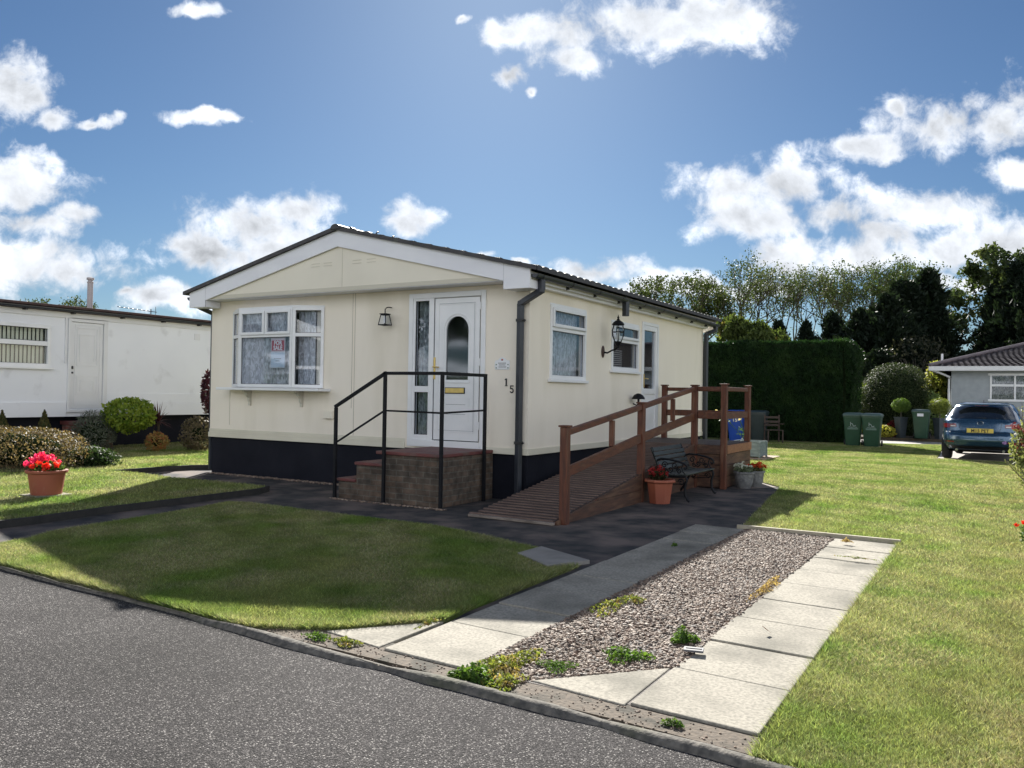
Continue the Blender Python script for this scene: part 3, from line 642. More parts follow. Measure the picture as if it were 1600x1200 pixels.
# dead leaves lying about
ml = leafm('dead_leaf', (0.25,0.10,0.04), (0.16,0.07,0.03), 40, 0.2)
for i, (x, y, z, lab) in enumerate([(-3.75,-4.1,0.09,'brown dead leaf on the raised lawn near the flower pot'), (4.32,-4.62,0.04,'dark curled leaf lying on the right slab strip'), (-6.4,-0.95,0.02,'dark dead leaf on the sunlit corner of the path')]):
    V, Fq = leafcloud(np.array([[0,0,0.01]]), 0.07, 0.6, nrm=np.array([0.2,0.3,1.0]), jit=0.3); V2 = V.copy(); V2[:, 2] += 0.004*np.sin(np.arange(4)*2)
    V = np.concatenate([V, V2+np.array([0,0,0.002])]); o = nmesh('dead_leaf', V, np.array([[0,1,2,3],[4,5,6,7],[0,1,5,4],[1,2,6,5],[2,3,7,6],[3,0,4,7]]), ml); o.location = (x, y, z); tag(o, lab, 'leaf')

# ================================================================== THE CREAM BUNGALOW
W_, L_ = 6.43, 7.62; HP, HT = 0.642, 2.93; XC = -W_/2
house = empty('mobile_home', (XC, L_/2, 0))
tag(house, 'cream single-storey mobile home with a low pitched roof, dark plinth and white bay window', 'mobile home')
def wall_holes(a0, a1, z0, z1, holes, th, fmap, name, mat, parent):
    A = sorted({a0, a1, *[h[0] for h in holes], *[h[1] for h in holes]}); Z = sorted({z0, z1, *[h[2] for h in holes], *[h[3] for h in holes]})
    def solid(i, j):
        if i < 0 or j < 0 or i >= len(A)-1 or j >= len(Z)-1: return False
        ca, cz = (A[i]+A[i+1])/2, (Z[j]+Z[j+1])/2
        return not any(h[0] < ca < h[1] and h[2] < cz < h[3] for h in holes)
    m = MB()
    for i in range(len(A)-1):
        for j in range(len(Z)-1):
            if not solid(i, j): continue
            p, q, r, s = A[i], A[i+1], Z[j], Z[j+1]
            m.poly([(p,0,r),(q,0,r),(q,0,s),(p,0,s)]); m.poly([(p,-th,r),(q,-th,r),(q,-th,s),(p,-th,s)])
            if not solid(i-1, j): m.poly([(p,0,r),(p,-th,r),(p,-th,s),(p,0,s)])
            if not solid(i+1, j): m.poly([(q,0,r),(q,-th,r),(q,-th,s),(q,0,s)])
            if not solid(i, j-1): m.poly([(p,0,r),(q,0,r),(q,-th,r),(p,-th,r)])
            if not solid(i, j+1): m.poly([(p,0,s),(q,0,s),(q,-th,s),(p,-th,s)])
    m.v = [fmap(*v) for v in m.v]
    return m.build(name, mat, parent)
fr = lambda a, d, z: (a, -d, z)            # front wall, d = outwards
sd = lambda a, d, z: (d, a, z)             # right side wall
class LB(MB):                              # MB in wall coordinates (along, outwards, up)
    def __init__(s, fm): super().__init__(); s.fm = fm
    def b(s, a0, a1, d0, d1, z0, z1): return s.box(a0, a1, d0, d1, z0, z1)
    def build(s, *a, **k):
        s.v = [s.fm(*v) for v in s.v]; return super().build(*a, **k)
wall_holes(-W_, 0, HP, 2.99, [(-5.70,-3.92,1.56,2.74),(-1.97,-0.80,0.75,2.84)], 0.09, fr, 'wall', m_cream, house)
wall_holes(0.092, L_, HP, 2.99, [(0.63,1.72,1.73,2.72),(2.78,3.88,1.93,2.66),(4.14,4.84,0.72,2.74)], 0.09, sd, 'wall', m_cream, house)
MB().box(-W_+0.002, -W_+0.09, 0.092, L_-0.002, HP, 2.99).build('wall', m_cream, house)
MB().box(-W_+0.092, -0.092, L_-0.09, L_-0.001, HP, 2.99).build('wall', m_cream, house)
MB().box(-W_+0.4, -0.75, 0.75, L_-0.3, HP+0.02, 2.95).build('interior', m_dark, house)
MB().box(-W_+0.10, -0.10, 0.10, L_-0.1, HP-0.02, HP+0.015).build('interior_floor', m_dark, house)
MB().box(-W_+0.03, -0.03, 0.03, L_-0.03, 0.0, HP).build('plinth', m_black, house)
# skirting trim along the foot of the walls, with a bead above it
t = MB(); t.box(-W_-0.02, -2.10, -0.02, -0.001, HP-0.012, HP+0.075); t.box(-0.66, 0.02, -0.02, -0.001, HP-0.012, HP+0.075); t.box(0.001, 0.02, 0.0, 4.06, HP-0.012, HP+0.075); t.box(0.001, 0.02, 4.92, L_+0.02, HP-0.012, HP+0.075)
t.box(-W_-0.01, -2.10, -0.008, -0.001, HP+0.078, HP+0.135); t.box(-W_-0.02, -W_-0.001, 0, L_, HP-0.012, HP+0.075)
t.build('skirting', M('cream_skirting', (0.70,0.66,0.54), (0.63,0.59,0.48), 2, 0.6), house, bevel=0.004)
# thin cover strips at the panel joints, darker than the wall
m_js = M('joint_dark', (0.40,0.365,0.29), rough=0.8)
for x in (-3.12, -3.17): MB().box(x-0.003, x+0.003, -0.0035, -0.0005, HP+0.14 if x == -3.12 else 1.2, 3.0).build('joint_strip', m_js, house)
MB().box(-5.93, -5.927, -0.006, -0.001, 0.85, 1.44).build('joint_strip', m_js, house)
# gable: projecting cream panel over the front wall
ZT = lambda x: 3.93-abs(x-XC)*(0.80/3.40)           # line of the roof's underside = top of the bargeboard
pts = [(-5.95,-0.295,3.005),(-0.48,-0.295,3.005),(-0.48,-0.295,ZT(-0.48)-0.1),(XC,-0.295,ZT(XC)-0.1),(-5.95,-0.295,ZT(-5.95)-0.1)]
MB().prism(pts, (0, 0.06, 0)).build('gable_panel', m_cream_panel, house)
t = MB(); t.box(-6.1, -0.33, -0.303, -0.297, 3.0, 3.06)
t.box(-3.14, -3.134, -0.2985, -0.2955, 3.06, ZT(-3.14)-0.25)
for x0 in (-3.78, -3.52, -2.93, -2.65):
    for k in range(2): t.box(x0, x0+0.17, -0.301, -0.296, 3.40+0.045*k, 3.406+0.045*k)
t.build('gable_trim', M('gable_trim_paint', (0.58,0.54,0.44), rough=0.6), house)
MB().box(-W_-0.17, 0.165, -0.294, L_+0.27, 2.992, 3.004).build('soffit', m_fascia, house)
MB().box(0.002, 0.10, 0.0, L_, 2.93, 2.990).build('fascia', m_fascia, house)
for xx_ in (0.150, -W_-0.172): MB().box(xx_, xx_+0.020, -0.29, L_+0.25, 2.97, 3.10).build('fascia', m_fascia, house)
# bargeboard of the front gable: two raking boards with boxed ends
def barge(y0, y1, nm):
    for s in (-1, 1):
        xe = XC+s*3.40; xb = XC+s*2.99
        pts = [(XC, y0, 3.93), (xe, y0, 3.13), (xe, y0, 2.872), (xb, y0, 2.872), (xb, y0, ZT(xb)-0.27+0.03), (XC, y0, 3.68)]
        o = MB().prism(pts, (0, y1-y0, 0)).build('bargeboard', m_fascia, house)
        MB().box(min(xb, xb+0.003), max(xb, xb+0.003), y0-0.002, y0+0.01, 2.875, ZT(xb)-0.005).build('board_joint', M_seam, o)
        # end box closing back to the wall
        MB().box(min(xe, xb), max(xe, xb), y1+0.001, y1+0.29, 2.874, 2.985).build('box_end', m_fascia, o)
M_seam = M('board_seam', (0.40,0.40,0.43), rough=0.6)
barge(-0.335, -0.305, 'front')
def barge_back():
    y0 = L_+0.27
    for s in (-1, 1):
        xe = XC+s*3.40; xb = XC+s*2.99
        MB().prism([(XC, y0, 3.93), (xe, y0, 3.13), (xe, y0, 2.872), (xb, y0, 2.872), (xb, y0, ZT(xb)-0.24), (XC, y0, 3.68)], (0, 0.03, 0)).build('bargeboard', m_fascia, house)
barge_back()
pts = [(-W_,L_-0.08,2.99),(0,L_-0.08,2.99),(0,L_-0.08,ZT(0)-0.05),(XC,L_-0.08,ZT(XC)-0.05),(-W_,L_-0.08,ZT(-W_)-0.05)]
MB().prism(pts, (0, 0.06, 0)).build('gable_panel', m_cream_panel, house)
# roof covering: pressed pantile profile on both slopes
def roof_side(s):
    ya, yb = -0.375, L_+0.34; ny = int((yb-ya)/0.028); nc = 12; rows = []
    ys = np.linspace(ya, yb, ny)
    for i in range(nc):                                # courses from ridge down to eave
        for e in (0.0, 1.0):
            a = (i+e)/nc*3.52; x = XC+s*a
            z = 3.93+0.028-a*(0.80/3.40)+(0.022 if e else 0.0)
            zz = z+0.016*np.abs(np.sin(ys*pi/0.21))**0.8
            zz[(ys < -0.345)] = z
            rows.append(np.stack([np.full(ny, x), ys, zz], 1))
    a = 3.52; rows.append(np.stack([np.full(ny, XC+s*a), ys, np.full(ny, 3.93-a*(0.8/3.4)-0.005)], 1))
    rows.append(np.stack([np.full(ny, XC), ys, np.full(ny, 3.925)], 1))
    R_ = np.stack(rows); nr = len(rows); V = R_.reshape(-1, 3); Fq = []
    for i in range(nr-1):
        a0 = np.arange(ny-1)+i*ny; Fq.append(np.stack([a0, a0+1, a0+ny+1, a0+ny], 1))
    o = nmesh('roof', V, np.concatenate(Fq), m_roof, house, smooth=False)
    t = MB(); e = XC+s*3.52     # dark verge strip on the front edge
    t.prism([(XC,-0.385,3.925),(e,-0.385,3.925-3.52*0.8/3.4),(e,-0.385,3.982-3.52*0.8/3.4),(XC,-0.385,3.985)], (0,0.03,0)); t.build('verge_strip', m_roof, o)
    return o
rf = roof_side(1); roof_side(-1)
rd = MB()
y = -0.40
while y < L_+0.3:
    for (ya, yb, r) in ((y, y+0.36, 0.075), (y+0.30, y+0.40, 0.088)):
        pr = [(XC+r*1.25*cos(a), r*1.0*sin(a)+3.942) for a in np.linspace(-0.1, pi+0.1, 10)]
        rd.prism([(p[0], ya, p[1]) for p in pr], (0, yb-ya, 0))
    y += 0.40
rd.build('ridge_tiles', m_roof, house, bevel=0.006)
for y in (0.55, 0.95, 1.75): MB().tube([(XC, y, 4.01), (XC+0.02, y+0.03, 4.06), (XC+0.0, y+0.08, 4.07)], 0.012, 5).build('ridge_clip', m_roof, house)
# gutter with brackets and joints on the right eave
def gutter(s):
    xg = (0.235 if s > 0 else -W_-0.235); z0 = 3.06
    m = MB(); n = 9; ya, yb = -0.30, L_+0.27; prof = [(xg+0.058*cos(a), z0+0.058*sin(a)) for a in np.linspace(pi, 2*pi, n)]
    inn = [(xg+0.053*cos(a), z0+0.053*sin(a)) for a in np.linspace(2*pi, pi, n)]
    pr = prof+inn
    m.prism([(p[0], ya, p[1]-0.012*0) for p in pr], (0, yb-ya, -0.03)); m.prism([(p[0], ya, p[1]) for p in prof], (0, 0.004, 0)); m.prism([(p[0], yb-0.004, p[1]-0.03) for p in prof], (0, 0.004, 0))
    g = m.build('gutter', m_gutter, house)
    for y in np.arange(0.75, L_, 0.92):
        zz = z0-0.03*(y-ya)/(yb-ya)
        b = MB(); b.prism([(xg+0.064*cos(a), y, zz+0.064*sin(a)) for a in np.linspace(pi, 2*pi, n)]+[(xg+0.059*cos(a), y, zz+0.059*sin(a)) for a in np.linspace(2*pi, pi, n)], (0, 0.03, 0))
        b.box(min(xg-s*0.14, xg-s*0.06), max(xg-s*0.14, xg-s*0.06), y, y+0.03, zz-0.055, zz-0.02); b.prism([(xg-s*0.13, y+0.002, zz-0.02),(xg-s*0.03, y+0.002, zz-0.055),(xg-s*0.02,y+0.002,zz-0.085),(xg-s*0.07,y+0.002,zz-0.09)], (0,0.026,0))
        b.build('bracket', m_seal, g)
    for y in (-0.14, 2.55, 2.95): MB().prism([(xg+0.066*cos(a), y, z0-0.004+0.066*sin(a)) for a in np.linspace(pi, 2*pi, n)]+[(xg+0.059*cos(a), y, z0-0.004+0.059*sin(a)) for a in np.linspace(2*pi, pi, n)], (0, 0.09, 0)).build('joint', m_gutter, g)
gutter(1); gutter(-1)
def downpipe(pts, w=0.062, ny=None, clips=()):
    m = MB()
    for a, b in zip(pts[:-1], pts[1:]): m.bar(a, b, w, w, up=(0.3, 1, 0))
    for p in pts[1:-1]: m.lathe([(w*0.55,-w*0.5),(w*0.62,-w*0.3),(w*0.62,w*0.3),(w*0.55,w*0.5)], p, 8)
    o = m.build('downpipe', m_gutter, house, bevel=0.006)
    for z in clips:
        x, y = pts[-1][0], pts[-1][1]; MB().box(x-w*0.62, x+w*0.62, y-w*0.62, y+w*0.62, z-0.02, z+0.02).box(x+w*0.5, x+w*1.1, y-0.008, y+0.008, z-0.008, z+0.008).build('clip', m_seal, o)
    return o
downpipe([(0.235,-0.10,3.02),(0.235,-0.10,2.86),(-0.10,-0.075,2.70),(-0.10,-0.075,0.05)], 0.075, clips=(2.47,0.80,0.09))
downpipe([(0.235,2.78,3.02),(0.235,2.78,2.77)], 0.085)
downpipe([(0.235,L_+0.10,3.0),(0.235,L_+0.10,2.90),(0.075,L_-0.03,2.82),(0.075,L_-0.03,0.05)], 0.075, clips=(1.1,))
downpipe([(-W_-0.21,-0.1,3.02),(-W_-0.21,-0.1,2.9),(-W_-0.045,0.06,2.8),(-W_-0.045,0.06,0.05)], 0.06)

# --- windows
def casement(fm, parent, a0, a1, z0, z1, zt, nm_curtain=m_net, sill=True, mull=None, name='window', top_sash=True, curtain=True):
    m = LB(fm); w = 0.055
    # fixed outer frame, stands 2 cm proud
    m.b(a0, a0+w, -0.05, 0.022, z0, z1); m.b(a1-w, a1, -0.05, 0.022, z0, z1); m.b(a0+w, a1-w, -0.05, 0.022, z1-w, z1); m.b(a0+w, a1-w, -0.05, 0.022, z0, z0+w)
    m.b(a0+w, a1-w, -0.05, 0.020, zt-0.035, zt+0.035)
    m.b(a0-0.012, a1+0.012, 0.0, 0.008, z1-0.02, z1+0.02)
    fo = m.build('window', m_upvc, parent, bevel=0.005)
    if top_sash:
        m = LB(fm); s = 0.045; p, q, r, t_ = a0+w-0.012, a1-w+0.012, zt+0.022, z1-w+0.012
        m.b(p, p+s, 0.0221, 0.045, r, t_); m.b(q-s, q, 0.0221, 0.045, r, t_); m.b(p+s, q-s, 0.0221, 0.045, t_-s, t_); m.b(p+s, q-s, 0.0221, 0.045, r, r+s)
        m.build('sash', m_upvc, fo, bevel=0.004)
    zs = [(z0+w, zt-0.035, 0.0), (zt+0.035, z1-w, 0.018)]
    for (r, t_, dd) in zs:
        m = LB(fm); m.b(a0+w, a1-w, dd-0.03, dd-0.024, r, t_); m.build('pane', m_glass, fo)
        m = LB(fm); e = 0.006; m.b(a0+w, a0+w+e, dd-0.022, dd-0.014, r, t_); m.b(a1-w-e, a1-w, dd-0.022, dd-0.014, r, t_); m.b(a0+w, a1-w, dd-0.022, dd-0.014, r, r+e); m.b(a0+w, a1-w, dd-0.022, dd-0.014, t_-e, t_)
        m.build('seal', m_seal, fo)
    if sill:
        m = LB(fm); m.b(a0-0.05, a1+0.02, 0.001, 0.065, z0-0.045, z0-0.002); m.build('sill', m_upvc, fo, bevel=0.006)
    if curtain:
        curtain_mesh(fm, a0+0.02, a1-0.02, z0+0.02, z1-0.02, -0.14, nm_curtain, fo)
    return fo
def curtain_mesh(fm, a0, a1, z0, z1, d, mat, parent, folds=14, amp=0.02):
    n = max(20, int((a1-a0)*folds*8)); a = np.linspace(a0, a1, n); g = np.random.default_rng(int(abs(a0)*100))
    off = d+amp*np.sin((a-a0)*folds*2*pi/1.0+g.normal(0, 0.15, n))
    V = []
    for z in (z0, z1):
        for i in range(n): V.append(fm(a[i], off[i]*1.0, z))
    i = np.arange(n-1); Fq = np.stack([i, i+1, i+n+1, i+n], 1)
    nmesh('curtain', np.array(V), Fq, mat, parent, smooth=True)
casement(sd, house, 0.59, 1.76, 1.69, 2.76, 2.42)
casement(sd, house, 2.74, 3.92, 1.89, 2.70, 2.40, curtain=False)
# --- bay window
def bay():
    p = 0.215; xs_ = [-5.86, -5.46, -4.24, -3.76]; ys_ = [-0.005, -p, -p, -0.005]; z0, z1 = 1.51, 2.80; zt = 2.36
    root_ = MB().box(-5.95, -3.60, -0.29, -0.001, 1.455, 1.500).build('window', m_upvc, house, bevel=0.008)   # the deep straight sill board
    # flat top board of the bay
    MB().prism([(xs_[0],0.0,z1),(xs_[1]-0.02,-p-0.02,z1),(xs_[2]+0.02,-p-0.02,z1),(xs_[3],0.0,z1)], (0,0,0.03)).build('top_board', m_upvc, root_)
    segs = []
    for i in range(3):
        A = Vector((xs_[i], ys_[i], 0)); B = Vector((xs_[i+1], ys_[i+1], 0)); L = (B-A).length; d = (B-A).normalized(); o = Vector((d.y, -d.x, 0))
        fm = (lambda A, d, o: (lambda a, dd, z: tuple(A+d*a+o*dd+Vector((0, 0, z)))))(A, d, o)
        w = 0.05; m = LB(fm)
        m.b(0.0, w, -0.03, 0.02, z0, z1-0.002); m.b(L-w, L, -0.03, 0.02, z0, z1-0.002); m.b(w, L-w, -0.03, 0.02, z1-w, z1-0.002); m.b(w, L-w, -0.03, 0.02, z0, z0+w); m.b(w, L-w, -0.03, 0.018, zt-0.03, zt+0.03)
        if i == 1: m.b(L/2-0.025, L/2+0.025, -0.03, 0.017, zt+0.03, z1-w)
        m.build('frame', m_upvc, root_, bevel=0.004)
        pan = [(w, L-w, z0+w, zt-0.03)]+([(w, L/2-0.025, zt+0.03, z1-w), (L/2+0.025, L-w, zt+0.03, z1-w)] if i == 1 else [(w, L-w, zt+0.03, z1-w)])
        for j, (a, b, r, t_) in enumerate(pan):
            m = LB(fm); m.b(a, b, -0.012, -0.006, r, t_); m.build('pane', m_glass, root_)
            m = LB(fm); e = 0.007; m.b(a, a+e, -0.005, 0.004, r, t_); m.b(b-e, b, -0.005, 0.004, r, t_); m.b(a+e, b-e, -0.005, 0.004, r, r+e); m.b(a+e, b-e, -0.005, 0.004, t_-e, t_); m.build('seal', m_seal, root_)
            if i == 1 and j > 0:
                m = LB(fm); s = 0.042; a2, b2, r2, t2 = a-0.015, b+0.015, r-0.015, t_+0.015
                m.b(a2, a2+s, 0.0202, 0.042, r2, t2); m.b(b2-s, b2, 0.0202, 0.042, r2, t2); m.b(a2+s, b2-s, 0.0202, 0.042, t2-s, t2); m.b(a2+s, b2-s, 0.0202, 0.042, r2, r2+s); m.build('sash', m_upvc, root_, bevel=0.004)
        segs.append(fm)
    curtain_mesh(fr, -5.42, -4.28, 1.53, 2.76, 0.135, m_net, root_, 8, 0.018); curtain_mesh(fr, -5.72, -5.42, 1.53, 2.74, 0.04, m_net, root_, 8, 0.018); curtain_mesh(fr, -4.28, -3.92, 1.53, 2.74, 0.04, m_net, root_, 8, 0.018)
    # pale drapes gathered at both sides
    md = M('pale_drape', (0.55,0.58,0.62), (0.40,0.44,0.48), 3, 0.9, stretch=(8,8,0.3))
    curtain_mesh(fr, -5.66, -5.10, 1.55, 2.74, -0.03, md, root_, 16, 0.025)
    curtain_mesh(fr, -4.22, -3.97, 1.55, 2.74, -0.03, md, root_, 16, 0.025)
    for x in (-5.42, -4.22):     # scrolled brackets under the sill
        prof = [(0,1.455),(-0.17,1.455),(-0.17,1.43),(-0.12,1.41),(-0.10,1.37),(-0.055,1.33),(-0.05,1.29),(-0.03,1.25),(-0.03,1.20),(0,1.20)]
        MB().prism([(x-0.025, y-0.001, z) for y, z in prof], (0.05, 0, 0)).build('bracket', M_brk, root_, bevel=0.004)
M_brk = M('bracket_paint', (0.60,0.57,0.48), rough=0.6)
bay()
# --- front door unit: side light + leaf with arched pane
def front_door():
    a0, a1, z0, z1 = -2.055, -0.70, 0.672, 2.925
    m = LB(fr); w = 0.075
    m.b(a0, a0+w, 0, 0.022, z0, z1); m.b(a1-w, a1, 0, 0.022, z0, z1); m.b(a0+w, a1-w, 0, 0.022, z1-w, z1)
    root_ = m.build('door_frame', m_upvc, house, bevel=0.005)
    m = LB(fr); m.b(a0+w, a1-w, 0.0, 0.035, z0, z0+0.10); m.build('threshold', m_upvc, root_, bevel=0.006)
    # inner frame and side light (left)
    m = LB(fr); d0, d1 = -0.05, 0.012; zb, zt = z0+0.10, z1-w; xl = a0+w; xm = -1.60
    m.b(xl, -1.935, d0, d1, zb, zt); m.b(-1.69, xm, d0, d1, zb, zt); m.b(-1.935, -1.69, d0, d1, 2.815, zt); m.b(-1.935, -1.69, d0, d1, 1.47, 1.56); m.b(-1.935, -1.69, d0, d1, zb, 0.845)
    sf = m.build('side_light', m_upvc, root_, bevel=0.004)
    for r, t_ in ((0.845, 1.47), (1.56, 2.815)):
        m = LB(fr); m.b(-1.935, -1.69, -0.03, -0.024, r, t_); m.build('pane', m_glass, sf)
        m = LB(fr); e = 0.006; m.b(-1.935, -1.935+e, -0.02, 0.002, r, t_); m.b(-1.69-e, -1.69, -0.02, 0.002, r, t_); m.b(-1.935+e, -1.69-e, -0.02, 0.002, r, r+e); m.b(-1.935+e, -1.69-e, -0.02, 0.002, t_-e, t_); m.build('seal', m_seal, sf)
    curtain_mesh(fr, -1.95, -1.67, 0.80, 2.83, -0.12, m_net2, sf, 12, 0.03)
    # leaf: built round the arched opening
    la, lb = -1.575, -0.80; zb2, zt2 = 0.785, 2.835
    leaf = MB(); cx, rx, ry = -1.18, 0.195, 0.20; zs, zb3 = 2.37, 1.655
    arch = [(cx+rx*cos(t), zs+ry*sin(t)) for t in np.linspace(0, pi, 17)]
    inner = [(cx+rx, zb3)]+arch+[(cx-rx, zb3)]
    # front face as strips between the opening and the leaf's edge
    def face(d):
        out = []
        top = [(lb, zt2), (la, zt2)]
        n = len(arch)
        edge = [(lb, zs)]
        for i, (x, z) in enumerate(arch):
            t = i/(n-1)
            # walk right edge up, across the top, left edge down
            per = [(lb, zs), (lb, zt2), (la, zt2), (la, zs)]; ls_ = [zt2-zs, lb-la, zt2-zs]; s = t*sum(ls_)
            if s <= ls_[0]: e = (lb, zs+s)
            elif s <= ls_[0]+ls_[1]: e = (lb-(s-ls_[0]), zt2)
            else: e = (la, zt2-(s-ls_[0]-ls_[1]))
            edge.append(e)
        edge = edge[1:]
        for i in range(n-1):
            q = [arch[i], edge[i], edge[i+1], arch[i+1]]
            # keep the corners
            if edge[i][0] == lb and edge[i+1][1] == zt2 and edge[i][1] < zt2: q = [arch[i], edge[i], (lb, zt2), edge[i+1], arch[i+1]]
            if edge[i][1] == zt2 and edge[i+1][0] == la and edge[i][0] > la: q = [arch[i], edge[i], (la, zt2), edge[i+1], arch[i+1]]
            out.append(q)
        out.append([(cx+rx, zs), (cx+rx, zb3), (lb, zb3), (lb, zs)]); out.append([(cx-rx, zb3), (cx-rx, zs), (la, zs), (la, zb3)])
        out.append([(la, zb2), (lb, zb2), (lb, zb3), (cx+rx, zb3), (cx-rx, zb3), (la, zb3)])
        for q in out: leaf.poly([fr(x, d, z) for x, z in q])
    face(0.016); face(-0.03)
    for a, b in zip(inner, inner[1:]+inner[:1]): leaf.poly([fr(a[0], 0.016, a[1]), fr(b[0], 0.016, b[1]), fr(b[0], -0.03, b[1]), fr(a[0], -0.03, a[1])])
    for a, b in (((la,zb2),(lb,zb2)),((lb,zb2),(lb,zt2)),((lb,zt2),(la,zt2)),((la,zt2),(la,zb2))): leaf.poly([fr(a[0], 0.016, a[1]), fr(b[0], 0.016, b[1]), fr(b[0], -0.03, b[1]), fr(a[0], -0.03, a[1])])
    door = leaf.build('door', m_upvc, root_, fix=True)
    # raised mouldings: arched surround, outer panel line, lower panel lines
    m = MB(); ar = [fr(x+(x-cx)*0.16, 0.018, (z-zs)*1.16+zs if z > zs else z) for x, z in arch]
    m.tube([fr(cx+rx*1.16, 0.018, zb3-0.04)]+ar+[fr(cx-rx*1.16, 0.018, zb3-0.04), fr(cx+rx*1.16, 0.018, zb3-0.04)], 0.009, 6)
    def rect(a, b, r, t_, w=0.008, d=0.018):
        for p, q in (((a,r),(b,r)),((b,r),(b,t_)),((b,t_),(a,t_)),((a,t_),(a,r))): m.bar(fr(p[0], d, p[1]), fr(q[0], d, q[1]), w, w)
    rect(-1.50, -0.87, 0.91, 2.745, 0.010)
    rect(-1.40, -0.96, 1.07, 1.39); 
    m.build('moulding', m_upvc, door)
    m = MB(); d = 0.0185
    for a, b, r in ((-1.36,-1.02,1.30),(-1.36,-1.02,1.16),(-1.50,-0.87,2.757)): m.bar(fr(a, 0.017, r), fr(b, 0.017, r), 0.004, 0.005)
    m.bar(fr(-1.587,0.013,zb2),fr(-1.587,0.013,zt2),0.006,0.003); m.bar(fr(-0.788,0.013,zb2),fr(-0.788,0.013,zt2),0.006,0.003); m.bar(fr(-1.587,0.013,zt2+0.008),fr(-0.788,0.013,zt2+0.008),0.003,0.006)
    m.bar(fr(-0.885,0.017,0.90),fr(-0.885,0.017,2.74),0.005,0.003); m.bar(fr(-1.49,0.017,0.925),fr(-0.88,0.017,0.925),0.003,0.004)
    m.build('groove', M('groove_grey', (0.22,0.23,0.26), rough=0.7), door)
    m = MB(); m.prism([fr(x, -0.006, z) for x, z in inner], (0, 0.006, 0)); m.build('pane', m_obsc, door)
    m = MB(); m.prism([fr(x, -0.09, z) for x, z in [(la,zb2),(lb,zb2),(lb,zt2),(la,zt2)]], (0, 0.004, 0)); m.build('door_back', m_dark, door)
    m = MB().box(-1.375,-1.03,-0.028,-0.016,1.455,1.545); lbx = m.build('letterbox', m_seal, door, bevel=0.003)
    MB().box(-1.362,-1.043,-0.036,-0.028,1.465,1.535).build('flap', m_brass, lbx, bevel=0.004)
    m = MB(); m.box(-1.585,-1.555,-0.028,-0.016,1.66,1.98); m.tube([(-1.57,-0.028,1.84),(-1.57,-0.065,1.84),(-1.50,-0.07,1.838),(-1.46,-0.066,1.833)], 0.010, 8); m.build('handle', m_brass, door, bevel=0.004)
    for z in (0.95, 1.85, 2.65): MB().box(-0.80,-0.772,-0.040,-0.022,z,z+0.11).build('hinge', m_upvc, root_, bevel=0.004)
front_door()
# --- side door
def side_door():
    a0, a1, z0, z1 = 4.08, 4.90, 0.70, 2.80; w = 0.055
    m = LB(sd); m.b(a0, a0+w, 0, 0.022, z0, z1); m.b(a1-w, a1, 0, 0.022, z0, z1); m.b(a0+w, a1-w, 0, 0.022, z1-w, z1); m.b(a0+w, a1-w, 0, 0.03, z0, z0+0.05)
    root_ = m.build('door_frame', m_upvc, house, bevel=0.005)
    m = LB(sd); p, q = a0+w+0.008, a1-w-0.008; s = 0.085
    m.b(p, p+s-0.03, -0.05, 0.012, z0+0.055, z1-w-0.005); m.b(q-s, q, -0.05, 0.012, z0+0.055, z1-w-0.005); m.b(p+s-0.03, q-s, -0.05, 0.012, z1-w-0.09, z1-w-0.005); m.b(p+s-0.03, q-s, -0.05, 0.012, 1.50, 1.60); m.b(p+s-0.03, q-s, -0.05, -0.006, z0+0.055, 1.50); m.b(p+s-0.03, q-s, -0.005, 0.012, z0+0.055, z0+0.14)
    door = m.build('door', m_upvc, root_, bevel=0.005)
    m = LB(sd); m.b(p+s-0.03, q-s, -0.03, -0.024, 1.60, z1-w-0.09); m.build('pane', m_glass, door)
    m = LB(sd)
    for z in (0.98, 1.33): m.b(p+s+0.03, q-s-0.05, -0.0055, 0.002, z, z+0.012); m.b(p+s+0.08, q-s-0.10, -0.0055, 0.002, z+0.03, z+0.042)
    m.build('moulding', m_upvc, door)
    m = MB(); m.box(0.0125, 0.022, 4.165, 4.195, 1.62, 1.86); m.tube([(0.022,4.18,1.78),(0.06,4.18,1.78),(0.065,4.26,1.775)], 0.010, 6); m.build('handle', m_brass, door)
    curtain_mesh(sd, 4.2, 4.8, 1.58, 2.75, -0.25, M('blind_slats', (0.20,0.24,0.24), (0.12,0.15,0.16), 30, 0.8, stretch=(0.2,0.2,1.5)), door, 3, 0.02)
side_door()
# roller blind slats glimpsed behind the smaller side window
t = MB()
for k in range(9): t.box(-0.30, -0.28, 2.80, 3.86, 1.97+k*0.035, 1.985+k*0.035)
t.build('blind', M('pale_blind', (0.5,0.5,0.48), rough=0.8), house)
# vent hood by the left rail and small clip on the corner
t = MB(); t.prism([(-3.70,-0.001,1.16),(-3.52,-0.001,1.16),(-3.52,-0.001,1.04),(-3.70,-0.001,1.04)], (0,-0.03,0)); t.prism([(-3.71,-0.03,1.03),(-3.51,-0.03,1.03),(-3.53,-0.03,1.14),(-3.69,-0.03,1.14)],(0,-0.03,0)); t.build('vent', m_cream_panel, house, bevel=0.004)
